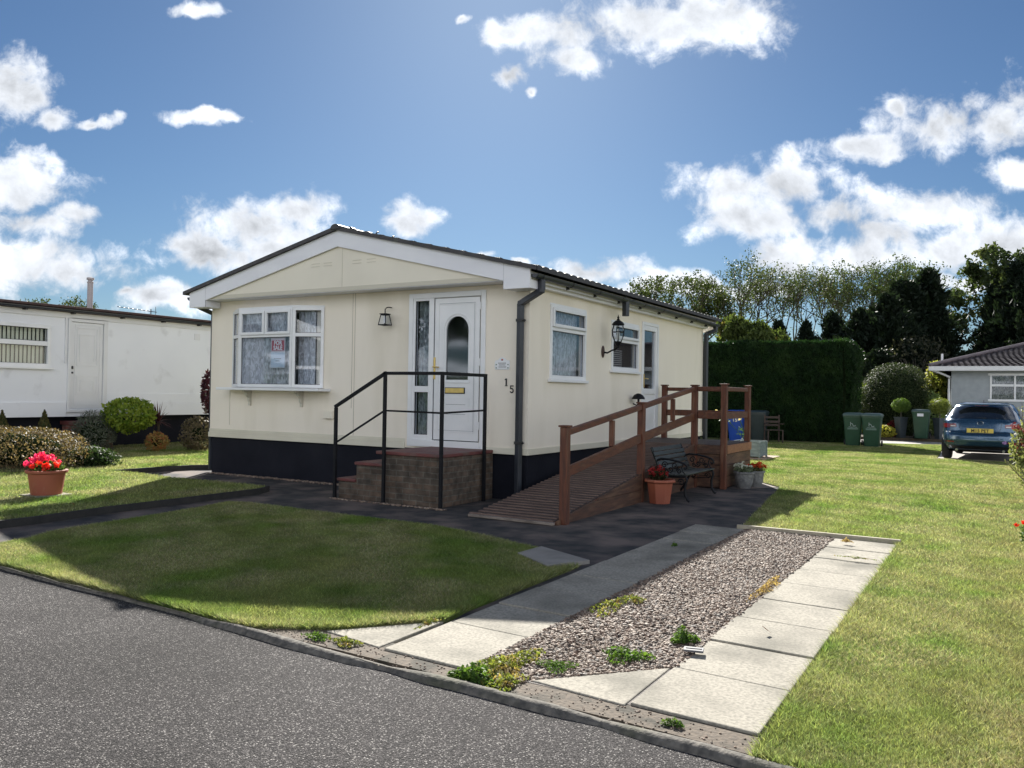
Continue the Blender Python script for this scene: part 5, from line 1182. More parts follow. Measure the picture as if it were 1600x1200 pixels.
# left garden
bush('low_shrub', 'wide low clipped shrub with bronze and cream tipped leaves at the left edge', 'shrub', (-9.25,-1.75,0.36), (1.35,0.85,0.38), 9000, 0.045, leafm('leaf_bronze_cream', (0.13,0.085,0.045), (0.04,0.048,0.025), 22, 0.3, c3=(0.28,0.20,0.11), s3=30, m3=(0.52,0.62)), 11, sq=3.0, amp=0.08)
bush('low_shrub', 'small dark shrub at the right end of the wide bronze shrub', 'shrub', (-8.35,-0.95,0.20), (0.55,0.4,0.22), 1800, 0.045, m_leaf_dark, 12)
bush('round_shrub', 'round lime green shrub on bare stems in front of the white neighbouring home', 'shrub', (*at(203,18.5)[:2],0.86), (0.58,0.56,0.40), 2600, 0.085, m_leaf_lime, 13, 0.6, stems=6, core=0.0, jit=0.9)
bush('lavender_bush', 'grey green spiky lavender bush left of the lime green shrub', 'shrub', (*at(148,18.2)[:2],0.42), (0.50,0.45,0.50), 3600, 0.10, leafm('leaf_lavender', (0.13,0.15,0.11), (0.07,0.09,0.06), 20, 0.25, c3=(0.30,0.27,0.27), s3=18, m3=(0.58,0.7)), 14, 0.14, core=0.6)
bush('small_shrub', 'little bronze red and green shrub beneath the spiky cordyline', 'shrub', (*at(247,18.0)[:2],0.30), (0.24,0.24,0.20), 700, 0.06, leafm('leaf_bronze_red', (0.34,0.12,0.05), (0.24,0.22,0.07), 16, 0.35), 15, core=0.5)
bush('dry_shrub', 'dry brown grey shrub near the left corner of the cream home', 'shrub', (*at(310,18.6)[:2],0.45), (0.36,0.36,0.42), 1500, 0.06, leafm('leaf_dry', (0.17,0.13,0.09), (0.10,0.09,0.05), 16, 0.3), 16, core=0.35)
bush('purple_shrub', 'slim dark purple leaved shrub right against the left edge of the cream home', 'shrub', (*at(326,16.6)[:2],1.40), (0.12,0.16,0.42), 420, 0.10, leafm('leaf_purple', (0.06,0.018,0.03), (0.03,0.012,0.018), 14, 0.3), 17, core=0, stems=3)
MB().tube([(-10.2,3.55,0.05),(-10.2,3.57,0.5),(-10.18,3.55,1.0)],[0.03,0.025,0.02],6)
for x, y, lab in ((-11.5,-0.02,'tiny cone shaped golden conifer behind the wide bronze shrub'), (-11.5,-0.86,'tiny cone shaped conifer at the very left edge behind the bronze shrub')):
    o = empty('dwarf_conifer', (x,y,0.08)); tag(o, lab, 'conifer'); g = np.random.default_rng(int(-y*10)+3)
    n = 900; z = g.random(n)**1.2; t = g.uniform(0,2*pi,n); r = 0.19*(1-z)*g.uniform(0.8,1.05,n)
    P = np.stack([x+r*np.cos(t), y+r*np.sin(t), 0.45+z*0.52], 1); nmesh('foliage', *leafcloud(P, 0.06, 0.4, nrm=np.stack([np.cos(t),np.sin(t),0*t],1), direc=np.array([0,0,1.0]), rs=g), leafm('leaf_golden_conifer', (0.12,0.10,0.035), (0.06,0.07,0.025), 20), o)
    MB().tube([(x,y,0.06),(x,y,0.6)],0.03,6).build('trunk', m_bark, o); MB().lathe([(0.17,0.42),(0.10,0.66),(0.0,0.92)],(x,y,0),10).build('inner_foliage', m_leaf_dark, o)
def cordyline(c):
    o = empty('cordyline', c); tag(o, 'spiky dark red cordyline between the lime shrub and the dry shrub', 'cordyline'); g = np.random.default_rng(8)
    V = []; Fq = []
    for i in range(46):
        t = g.uniform(0,2*pi); el = g.uniform(-0.3,1.45); L = g.uniform(0.38,0.56); w = 0.02; base = np.array([c[0],c[1],c[2]+0.62])
        d = np.array([cos(t)*cos(el), sin(t)*cos(el), sin(el)]); s = np.array([-sin(t), cos(t), 0])*w; k = len(V)
        for j in range(4):
            q = j/3; p = base+d*L*q+np.array([0,0,-0.10*q*q*cos(el)]); ww = (1-q)**0.6
            V += [p-s*ww, p+s*ww]
        for j in range(3): Fq.append((k+2*j, k+2*j+1, k+2*j+3, k+2*j+2))
    nmesh('leaves', np.array(V), np.array(Fq), leafm('leaf_cordyline', (0.12,0.04,0.045), (0.06,0.025,0.03), 16, 0.3), o); MB().tube([c,(c[0],c[1],c[2]+0.62)],0.025,6).build('trunk', m_bark, o)
cordyline((*at(249,19.0)[:2],0.08))

# ================================================================== NEIGHBOURING HOMES
def left_home():
    X = -12.3; o = empty('mobile_home', (X-2.0,0,0)); tag(o, 'long white neighbouring mobile home with a flat roof at the left edge', 'mobile home')
    fm = lambda a, d, z: (X+d, a, z)
    wall_holes(-7.0, 6.6, 0.80, 3.10, [(-1.20,0.46,1.95,2.34),(-1.20,0.46,2.44,2.72),(0.99,1.76,0.98,2.92)], 0.08, fm, 'wall', m_white_wall, o)
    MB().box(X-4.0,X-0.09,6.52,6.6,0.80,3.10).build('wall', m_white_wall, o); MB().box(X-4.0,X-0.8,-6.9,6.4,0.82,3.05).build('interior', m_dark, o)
    MB().box(X-4.0,X-0.25,-6.8,6.4,0.0,0.80).build('plinth', m_black, o)
    t = LB(fm); t.b(-7,0.90,0.001,0.03,0.80,1.12); t.b(1.86,6.6,0.001,0.03,0.80,1.10); t.b(1.86,6.6,0.001,0.012,1.103,1.34); t.build('skirting', m_white_wall, o, bevel=0.004)
    t = LB(fm); t.b(-7,6.62,0.001,0.03,2.99,3.11); t.build('fascia', m_white_dull, o)
    MB().box(X-4.3,X+0.20,-7.2,6.85,3.19,3.245).build('roof', m_redfelt, o, bevel=0.01); MB().box(X-4.2,X+0.10,-7.1,6.75,3.112,3.188).build('roof_edge', m_redfelt, o)
    m = MB(); m.prism([(X+0.175+0.05*cos(a),-7.1,3.17+0.055*sin(a)) for a in np.linspace(pi,2*pi,8)], (0,13.9,0)); gt = m.build('gutter', m_gutter, o)
    for y in (-0.1,0.95,2.15,3.25,4.3,5.4): MB().box(X+0.02,X+0.16,y,y+0.05,3.08,3.125).build('bracket', m_seal, gt)
    # window
    t = LB(fm); w = 0.06
    t.b(-1.27,0.53,0,0.03,2.72,2.80); t.b(-1.27,0.53,0,0.035,1.87,1.95); t.b(0.46,0.53,0,0.03,1.95,2.72); t.b(-1.27,-1.20,0,0.03,1.95,2.72); t.b(-1.20,0.46,-0.03,0.028,2.34,2.44); t.b(-1.3,0.58,0.036,0.08,1.83,1.875)
    f = t.build('window', m_upvc, o, bevel=0.005)
    for r, s_ in ((1.95,2.34),(2.44,2.72)):
        t = LB(fm); t.b(-1.20,0.46,-0.04,-0.034,r,s_); t.build('pane', glass('clear_glass',(0.95,0.96,0.95),1.45), f)
        t = LB(fm); e=0.01; t.b(-1.2,0.46,-0.03,-0.02,s_-e,s_); t.b(-1.2,0.46,-0.03,-0.02,r,r+e); t.b(0.46-e,0.46,-0.03,-0.02,r+e,s_-e); t.build('seal', m_seal, f)
    mb = M('vertical_blind', (0.74,0.76,0.68), (0.60,0.63,0.56), 3, 0.8)
    t = LB(fm)
    for i in range(19): a = -1.2+i*0.087; t.prism([(a,-0.10,1.95),(a+0.075,-0.13,1.95),(a+0.075,-0.127,1.95),(a,-0.097,1.95)], (0,0,0.78))
    t.build('blind', mb, f)
    # door
    t = LB(fm); t.b(0.92,0.99,0,0.03,0.92,3.0); t.b(1.76,1.86,0,0.03,0.92,3.0); t.b(0.99,1.76,0,0.03,2.92,3.0); t.b(0.90,1.88,0.031,0.06,0.90,0.96); df = t.build('door_frame', m_white_dull, o, bevel=0.004)
    t = LB(fm); t.b(0.998,1.752,-0.05,0.0,0.985,2.912); dr = t.build('door', m_white_dull, df, bevel=0.004)
    t = LB(fm)
    def rc(a,b,r,s_,w=0.018):
        t.b(a,b,0.0005,0.012,r,r+w); t.b(a,b,0.0005,0.012,s_-w,s_); t.b(a,a+w,0.0005,0.012,r+w,s_-w); t.b(b-w,b,0.0005,0.012,r+w,s_-w)
    rc(1.13,1.62,1.94,2.80); rc(1.19,1.56,2.02,2.65); rc(1.13,1.62,1.28,1.72); rc(1.22,1.53,1.36,1.62); rc(1.08,1.68,1.05,2.86,0.010); t.build('moulding', m_white_dull, dr)
    t = LB(fm); t.b(1.02,1.045,0.001,0.03,1.86,1.93); t.b(1.02,1.045,0.001,0.03,1.76,1.80); t.build('lock', m_gutter, dr)
    t = LB(fm); t.b(4.25,4.42,0.001,0.02,2.72,2.88); t.build('vent', m_white_dull, o, bevel=0.004)
    t = LB(fm); t.b(0.85,0.88,0.001,0.035,1.98,3.0); t.build('cable_duct', m_white_dull, o)
    MB().lathe([(0.065,0),(0.065,0.76),(0.075,0.77),(0.075,0.79),(0.055,0.80),(0.055,0.83),(0.085,0.84),(0.085,0.89),(0.0,0.91)], (-13.45,2.14,3.22), 14).build('chimney_pipe', M('flue_pink_grey',(0.42,0.38,0.38),(0.36,0.33,0.33),5,0.5), o, smooth=40)
    an = MB(); a = Vector((-14.0,4.2,3.24)); an.tube([a, a+Vector((0,0,0.33))],0.014,6); top = a+Vector((0,0,0.27)); dd = Vector((-0.65,-0.55,0.10)).normalized()
    an.tube([top+dd*-0.15, top+dd*0.85],0.010,5)
    for k in range(8): p = top+dd*(0.0+k*0.11); q = Vector((dd.y,-dd.x,0)).normalized(); an.tube([p-q*0.10, p+q*0.10],0.005,4)
    an.tube([top+dd*-0.12+Vector((0,0,-0.12)), top+dd*-0.12+Vector((0,0,0.14))],0.008,4); aa = an.build('aerial', m_gutter, o)
    st = empty('brick_steps', (X+0.5,1.4,0)); tag(st, 'low red brick steps under the white neighbouring door, half hidden by shrubs', 'steps')
    MB().box(X-0.2,X+0.38,0.95,1.80,0,0.62).build('brickwork', brick_mat('red_brick',(0.28,0.09,0.06),(0.2,0.07,0.05),(0.2,0.17,0.15)), st, bevel=0.008)
    MB().box(X-0.24,X+0.42,0.92,1.83,0.621,0.70).build('tread', m_redtile, st, bevel=0.01)
left_home()
def right_home():
    Y = 25.4; o = empty('bungalow', (7.5,Y+3,0)); tag(o, 'grey rendered bungalow with a dark hipped tiled roof at the right edge', 'bungalow')
    fm = lambda a, d, z: (a, Y-d, z)
    wall_holes(3.92, 12.0, 0.0, 2.62, [(5.18,6.75,1.50,2.46)], 0.15, fm, 'wall', m_grey_wall, o)
    fl = lambda a, d, z: (3.92-d, a, z)
    wall_holes(Y+0.152, Y+6, 0.0, 2.62, [(Y+0.5,Y+1.5,1.2,2.3)], 0.15, fl, 'wall', m_grey_wall, o)
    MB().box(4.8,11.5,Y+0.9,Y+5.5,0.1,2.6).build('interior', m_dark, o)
    t = LB(fm)
    for a in (5.18,5.94,6.69): t.b(a,a+0.06,-0.08,0.03,1.50,2.46)
    t.b(5.12,6.81,0.001,0.035,2.42,2.50); t.b(5.12,6.81,0.001,0.035,1.47,1.55)
    for a in (5.24,6.0): t.b(a,a+0.69,-0.08,0.028,2.02,2.10)
    w = t.build('window', m_upvc, o, bevel=0.006)
    for a in (5.24,6.0):
        for r, s_ in ((1.55,2.02),(2.10,2.42)): t = LB(fm); t.b(a,a+0.69,-0.06,-0.05,r,s_); t.build('pane', m_glass, w)
    nmesh('curtain', *[np.array(q) for q in ([(5.2,Y+0.25,1.5),(6.75,Y+0.25,1.5),(6.75,Y+0.25,2.46),(5.2,Y+0.25,2.46)],[(0,1,2,3)])], net_mat('net_far',(0.6,0.58,0.5),0.45), w)
    t = LB(fl)
    for a in (Y+0.5,Y+1.0,Y+1.45): t.b(a,a+0.05,-0.06,0.04,1.2,2.3)
    t.b(Y+0.45,Y+1.55,0.0,0.05,2.28,2.34); t.b(Y+0.4,Y+1.6,0.0,0.14,1.14,1.2); t.b(Y+0.55,Y+1.45,-0.06,0.035,1.78,1.83); w2 = t.build('window', m_upvc, o)
    t = LB(fl); t.b(Y+0.55,Y+1.45,-0.05,-0.04,1.2,2.28); t.build('pane', m_glass, w2)
    # hipped roof with rolls of tiles
    x0, x1, y0, y1, ze, zt = 3.22, 13.0, Y-0.42, Y+8.0, 2.74, 4.02; h = (y1-y0)/2
    roof = MB(); A=(x0,y0,ze); B=(x1,y0,ze); C=(x1,y1,ze); D=(x0,y1,ze); E=(x0+h,y0+h,zt+0.0); G=(x1-0.1,y0+h,zt)
    n = 22
    for i in range(n):      # front slope in courses, each lapping the one below
        t0, t1 = i/n, (i+1)/n; P=lambda t, e: [(x0+h*t, y0+h*t, ze+(zt-ze)*t+e), (x1, y0+h*t, ze+(zt-ze)*t+e)]
        a, b = P(t0, 0.03); c, d = P(t1, 0.0); nx = 90
        for k in range(nx):
            s0, s1 = k/nx, (k+1)/nx; xx = lambda p, q, s: p[0]+(q[0]-p[0])*s
            w0 = 0.022*(k % 2)
            roof.poly([(xx(a,b,s0),a[1],a[2]+w0),(xx(a,b,s1),a[1],a[2]+0.022-w0),(xx(c,d,s1),c[1],c[2]+0.022-w0),(xx(c,d,s0),c[1],c[2]+w0)])
    roof.poly([D,A,(x0,y0,ze+0.03),E]); roof.poly([D,E,G,C]); roof.poly([A,B,(x1,y0,ze-0.02),(x0,y0,ze-0.02)])
    r = roof.build('roof', M('purple_brown_tiles',(0.055,0.042,0.048),(0.085,0.07,0.075),8,0.5), o, fix=False)
    MB().tube([(x0-0.02,y0-0.02,ze+0.06),(E[0],E[1],E[2]+0.05),(G[0],G[1],G[2]+0.05)],0.075,8).build('hip_tiles', M('hip_tile',(0.16,0.13,0.14),(0.12,0.10,0.11),4,0.6), r, smooth=True)
    MB().box(x0-0.03,x1,y0-0.04,y0-0.001,ze-0.15,ze+0.015).box(x0-0.04,x0-0.001,y0,y1,ze-0.15,ze+0.015).build('fascia', m_white_dull, o)
    MB().box(x0,x1,y0,Y-0.001,ze-0.15,ze-0.13).build('soffit', m_white_dull, o)
    MB().tube([(x0+0.05,y0+0.05,ze-0.12),(x0+0.35,y0+0.2,ze-0.24),(3.86,Y+0.0,ze-0.38),(3.84,Y+0.08,ze-0.45),(3.84,Y+0.08,0.05)],0.04,8).build('downpipe', m_upvc, o)
    MB().tube([(3.55,Y+1.0,ze),(3.55,Y+1.0,ze+0.55)],0.04,8).build('vent_pipe', m_upvc, o)
right_home()

# ================================================================== BINS, CHAIR, TOPIARY
def bin_(name, c, rot, mat, label, group=None, logo=None, txt=None, lidmat=None, sz=1.0):
    o = empty(name); tag(o, label, 'wheelie bin', group)
    m = MB(); n = 5
    def ring(z, wx, wy, oy, r=0.05):
        pts = []
        for sx, sy, a0 in ((1,-1,-pi/2),(1,1,0),(-1,1,pi/2),(-1,-1,pi)):
            for k in range(4): a = a0+k*(pi/2)/3; pts.append((sx*(wx-r)+r*cos(a), oy+sy*(wy-r)+r*sin(a), z))
        return pts
    rs_ = [ring(0.02,0.20,0.22,0.03), ring(0.12,0.215,0.235,0.02), ring(0.80,0.265,0.29,0.0), ring(0.90,0.275,0.30,0.0), ring(0.905,0.29,0.315,0), ring(0.955,0.29,0.315,0)]
    for a, b in zip(rs_[:-1], rs_[1:]):
        for i in range(16): j = (i+1) % 16; m.poly([a[i],a[j],b[j],b[i]])
    m.poly(rs_[0][::-1]); m.poly(rs_[-1]); body = m.build('body', mat, o, smooth=35)
    m = MB(); L = [ring(0.957,0.305,0.335,-0.005,0.06), ring(0.985,0.305,0.335,-0.005,0.06), ring(1.03,0.28,0.30,0.0,0.08), ring(1.05,0.20,0.22,0.02,0.08)]
    for a, b in zip(L[:-1], L[1:]):
        for i in range(16): j = (i+1) % 16; m.poly([a[i],a[j],b[j],b[i]])
    m.poly(L[0][::-1]); m.poly(L[-1]); m.build('lid', lidmat or mat, o, smooth=35)
    MB().tube([(-0.24,0.33,0.95),(-0.24,0.39,0.97),(0.24,0.39,0.97),(0.24,0.33,0.95)],0.016,6).build('handle', lidmat or mat, o)
    for s in (-1,1): MB().lathe([(0.0,-0.025),(0.06,-0.025),(0.10,-0.02),(0.10,0.02),(0.06,0.025),(0,0.025)],(0,0,0),16).build('wheel', m_seal, o, smooth=40).matrix_local = Matrix.Translation((s*0.255,0.26,0.10)) @ Matrix.Rotation(pi/2,4,'Y')
    fy = lambda z: -(0.235+(z-0.12)*(0.055/0.68))-0.004+0.02*(0.8-z)/0.68
    if logo:
        t = MB(); t.tube([(-0.06,fy(0.74),0.76),(-0.06,fy(0.66),0.64)],0.007,4); t.tube([(-0.06,fy(0.70),0.70),(-0.02,fy(0.70),0.715),(0.0,fy(0.69),0.69),(0.01,fy(0.66),0.65),(0.05,fy(0.66),0.64),(0.09,fy(0.66),0.66)],0.007,4); t.tube([(-0.12,fy(0.6),0.615),(-0.04,fy(0.6),0.60),(0.04,fy(0.6),0.615),(0.12,fy(0.6),0.60)],0.004,4); t.build('logo', M('bin_print',(0.45,0.5,0.5),rough=0.6), o)
        MB().box(-0.15,0.15,fy(0.56)+0.001,fy(0.56)+0.004,0.53,0.625).build('print_panel', M('faded_print',(0.10,0.16,0.13),rough=0.7), o)
    if txt: put_text('number', txt, 0.17, M('number_paint',(0.62,0.6,0.45),rough=0.6), o, (0,fy(0.72)-0.002,0.72), bold=0.004, depth=0.001)
    o.location = c; o.rotation_euler = (0,0,rot)
    if sz != 1.0: o.scale = (sz, sz, sz)
    return o
m_green = M('green_bin_plastic',(0.020,0.066,0.036),(0.015,0.052,0.028),4,0.45); m_lid = M('bin_lid_grey_green',(0.07,0.11,0.10),(0.05,0.09,0.08),4,0.4)
m_blue = M('blue_bin_plastic',(0.012,0.06,0.34),(0.01,0.05,0.28),4,0.4); m_dkb = M('dark_bin_plastic',(0.02,0.035,0.04),(0.015,0.028,0.03),4,0.5)
bin_('wheelie_bin', (1.56,17.9,0.0), 0.10, m_green, 'left one of the pair of green wheelie bins by the end of the tall hedge', logo=True, lidmat=m_lid)
bin_('wheelie_bin', (2.13,17.75,0.0), 0.02, m_green, 'right one of the pair of green wheelie bins by the end of the tall hedge', logo=True, lidmat=m_lid)
b3 = bin_('wheelie_bin', (3.10,22.95,0.10), 0.0, m_green, 'single green wheelie bin with a white notice, standing between the two potted topiary trees', lidmat=m_lid)
t = MB().box(-0.11,0.09,-0.315,-0.305,0.80,0.90); t.build('notice', m_paper, b3)
bin_('wheelie_bin', (-2.02,17.7,0.0), 0.0, m_blue, 'blue wheelie bin numbered 15, behind the ramp platform', txt='15')
bin_('wheelie_bin', (-1.42,18.1,0.0), 0.05, m_dkb, 'dark wheelie bin in the shade between the blue bin and the wooden chair')
def chair(c):
    o = empty('wooden_chair'); tag(o, 'weathered wooden garden chair in deep shade before the hedge', 'chair'); m_ch = M('grey_brown_wood',(0.06,0.038,0.03),(0.035,0.025,0.02),6,0.8)
    for x, y, h in ((-0.23,-0.22,0.42),(0.23,-0.22,0.42),(-0.23,0.22,0.92),(0.23,0.22,0.92)): MB().box(x-0.02,x+0.02,y-0.02,y+0.02,0,h).build('leg', m_ch, o)
    m = MB()
    for k in range(5): m.box(-0.25,0.25,-0.24+k*0.095,-0.16+k*0.095,0.421,0.44)
    m.build('seat', m_ch, o); m = MB()
    for z in (0.55,0.66,0.80): m.box(-0.21,0.21,0.205,0.235,z,z+0.07)
    m.build('backrest', m_ch, o)
    for s in (-1,1): MB().box(s*0.25-0.025,s*0.25+0.025,-0.24,0.20,0.62,0.645).build('armrest', m_ch, o)
    o.location = c; o.rotation_euler = (0,0,0.5)
chair((-0.78,17.5,0))
def lollipop(c, r, label, seed, mat, potmat, ph=0.75):
    g = np.random.default_rng(seed); o = empty('topiary_tree', c); tag(o, label, 'topiary')
    MB().lathe([(0.15,0.0),(0.23,ph),(0.255,ph+0.005),(0.255,ph+0.03),(0.22,ph+0.03),(0.21,ph-0.04)], c, 4).build('pot', potmat, o)
    MB().tube([(c[0],c[1],c[2]+ph-0.1),(c[0],c[1],c[2]+ph+0.40)],0.018,6).build('trunk', m_bark2, o)
    cc = (c[0],c[1],c[2]+ph+0.45); nmesh('crown', *cat([foliage(cc, (r,r,r*0.8), 1800, 0.06, g, 0.4, 0.55), blob_core(cc,(r*0.7,r*0.7,r*0.55))]), mat, o)
m_dpot = M('slate_pot',(0.05,0.065,0.075),(0.035,0.045,0.055),4,0.5)
lollipop((2.42,23.15,0.10), 0.34, 'ball topiary in a tall square slate pot, left of the single green bin', 3, leafm('leaf_topiary',(0.10,0.16,0.03),(0.06,0.11,0.02),12), m_dpot, 0.72)
lollipop((3.68,23.05,0.10), 0.38, 'yellow green ball topiary between the single green bin and the blue car', 4, leafm('leaf_topiary_lime',(0.22,0.25,0.05),(0.10,0.14,0.03),12), m_dpot, 0.72)
bush('yellow_shrub', 'low golden yellow shrub at the foot of the left topiary pot', 'shrub', (1.85,23.2,0.30), (0.42,0.35,0.24), 1400, 0.07, m_leaf_yel, 21)
bush('red_shrub', 'small dark red leaved plant behind the left topiary pot', 'shrub', (2.12,23.75,0.38), (0.28,0.25,0.30), 600, 0.08, leafm('leaf_red',(0.28,0.02,0.03),(0.14,0.015,0.02),14), 22)
bush('dome_topiary', 'huge clipped dark yew dome behind the green bins', 'topiary', (1.98,25.6,1.35), (1.22,1.1,1.50), 32000, 0.07, leafm('leaf_yew',(0.035,0.052,0.020),(0.018,0.032,0.012),9,0.25,c3=(0.06,0.075,0.03),s3=5), 23, 0.4, sq=2.8, amp=0.05, core=0.85)
bush('garden_shrub', 'sunlit yellow green leafy shrub squeezed between the tall hedge and the yew dome', 'shrub', (0.45,26.6,1.05), (0.75,0.6,1.15), 2600, 0.13, m_leaf_lime, 24, stems=4, core=0.5)
bush('garden_shrub', 'tall slim sunlit shrub with yellowing leaves right of the yew dome', 'shrub', (3.25,27.8,1.6), (0.45,0.5,1.4), 1700, 0.14, leafm('leaf_gold_green',(0.30,0.28,0.07),(0.14,0.18,0.04),7,0.4), 25, stems=4, core=0.4)
bush('garden_shrub', 'pale grey green shrub low down between the yew dome and the grey bungalow', 'shrub', (3.35,25.2,1.0), (0.42,0.4,0.75), 1300, 0.12, leafm('leaf_pale_green',(0.22,0.29,0.12),(0.11,0.16,0.06),7,0.4), 26, core=0.4)
bush('bare_shrub', 'wispy grey half-bare shrub rising behind the yew dome', 'shrub', (2.3,31.0,3.2), (1.4,1.0,1.2), 900, 0.16, leafm('leaf_wispy',(0.055,0.055,0.035),(0.03,0.033,0.022),7,0.4), 27, core=0, stems=9)
bush('slim_conifer', 'slim dark green conifer just left of the yew dome', 'conifer', (0.75,30.5,1.6), (0.55,0.5,1.9), 3500, 0.14, m_leaf_dark, 28, core=0.7)
# the tall clipped hedge
def hedge():
    o = empty('tall_hedge', (-3.4,20.2,0)); tag(o, 'tall thick clipped dark green conifer hedge across the back of the lawn', 'hedge')
    x0, x1, y0, y1, h = -8.2, 1.22, 19.35, 21.0, 3.42; g = np.random.default_rng(31); Ps = []; Ns = []
    def face(n, fn, nr): 
        a, b = g.random(n), g.random(n); P = fn(a, b); Ps.append(P); Ns.append(np.tile(nr, (n, 1)))
    face(62000, lambda a, b: np.stack([x0+(x1-x0)*a, np.full_like(a, y0), 0.05+(h-0.05)*b], 1), (0,-1,0.25))
    face(16000, lambda a, b: np.stack([x0+(x1-x0)*a, y0+(y1-y0)*b, np.full_like(a, h)], 1), (0,-0.2,1))
    face(12000, lambda a, b: np.stack([np.full_like(a, x1), y0+(y1-y0)*a, 0.05+(h-0.05)*b], 1), (1,-0.2,0.25))
    P = np.concatenate(Ps); N_ = np.concatenate(Ns)
    bul = 0.08*smooth_noise(P*np.array([1,1,1.3]), 1.1, 4)+0.05*smooth_noise(P, 4.5, 9)
    P = P+N_*bul[:, None]+g.normal(0, 0.03, P.shape)
    # rounded shoulders
    k = np.clip((P[:, 2]-(h-0.35))/0.35, 0, 1)**2*0.16; P[:, 1] += k*(P[:, 1] < y0+0.3); P[:, 0] -= k*(P[:, 0] > x1-0.3); P[:, 0] += 0.10*np.sin(P[:, 2]/h*pi)*(P[:, 0] > x1-0.2)
    V, Fq = leafcloud(P, 0.095, 0.32, nrm=N_, jit=0.9, direc=np.array([0.0,-0.15,0.8])+N_*0.5, rs=g)
    nmesh('foliage', V, Fq, leafm('leaf_hedge',(0.015,0.040,0.011),(0.008,0.022,0.008),5,0.3,c3=(0.024,0.052,0.014),s3=1.3), o)
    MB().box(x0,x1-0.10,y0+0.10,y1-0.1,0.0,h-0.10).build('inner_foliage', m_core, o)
hedge()
# flowering shrub at the right edge
def sedum():
    o = empty('hydrangea', (6.05,4.9,0)); tag(o, 'flowering shrub with dark red heads and one arching bare twig, cut by the right edge', 'flowering shrub'); g = np.random.default_rng(41)
    c = (6.12,4.9,0.75)
    nmesh('leaves', *foliage((c[0],c[1],0.72),(0.30,0.34,0.55),1400,0.075,g,0.5,0.3), leafm('leaf_sedum',(0.20,0.22,0.09),(0.10,0.12,0.05),14,0.35), o)
    H_ = [(c[0]-0.14+g.uniform(-0.10,0.12), c[1]+g.uniform(-0.22,0.12)-0.1, z) for z in np.linspace(0.62,1.12,16)]
    nmesh('flower_heads', *flowers(H_, 0.065, 70, 0.026, g), leafm('petal_maroon',(0.22,0.035,0.045),(0.14,0.03,0.035),24,0.25), o)
    nmesh('purple_head', *flowers([(5.78,4.86,0.85)], 0.035, 40, 0.022, g), leafm('petal_mauve',(0.20,0.14,0.40),(0.14,0.08,0.25),24,0.25), o)
    t = MB()
    for i in range(10): a = 2*pi*i/10; t.tube([(6.18,4.95,0.0),(6.12+0.1*cos(a),4.9+0.1*sin(a),0.5),(6.10+0.2*cos(a),4.9+0.25*sin(a),1.0)],[0.012,0.009,0.005],5)
    tw = [(6.12,4.8,0.20),(6.02,4.75,0.32),(5.88,4.7,0.48),(5.78,4.68,0.62)]; t.tube(tw,[0.010,0.008,0.006,0.004],5)
    sp = [(6.08,4.8,0.9),(6.0,4.8,1.2),(5.99,4.8,1.45)]; t.tube(sp,[0.008,0.006,0.004],5); t.build('stem', m_bark2, o)
    P = np.array([[6.12-0.34*q,4.8-0.12*q,0.20+0.42*q] for q in np.linspace(0.1,1,26)])+g.normal(0,0.015,(26,3))
    P2 = np.array([[6.0,4.8,0.95+0.5*q] for q in np.linspace(0,1,30)])+g.normal(0,0.03,(30,3))
    nmesh('twig_leaves', *cat([leafcloud(P,0.035,0.6,rs=g), leafcloud(P2,0.055,0.5,rs=g)]), leafm('leaf_pale',(0.30,0.32,0.16),(0.2,0.22,0.1),20,0.35), o)
    off = np.array(at(1613,12.2))-np.array([6.12,4.9,0]); o.location = (o.location[0]+off[0], o.location[1]+off[1], 0)
    o = empty('bedding_plant', (5.93,-0.1,0)); tag(o, 'small plant with bright red flowers on the lawn at the right edge', 'bedding plant')
    g = np.random.default_rng(43); nmesh('leaves', *foliage((5.97,-0.10,0.13),(0.16,0.16,0.13),500,0.04,g,0.5,0.3), m_leaf, o); nmesh('flowers', *flowers([(5.80,-0.1,0.22),(5.86,-0.05,0.25),(5.90,-0.15,0.20),(5.95,0.0,0.26)],0.022,12,0.03,g), m_red, o)
    off = np.array(at(1614,8.3))-np.array([5.93,-0.1,0]); o.location = (o.location[0]+off[0], o.location[1]+off[1], 0)
sedum()

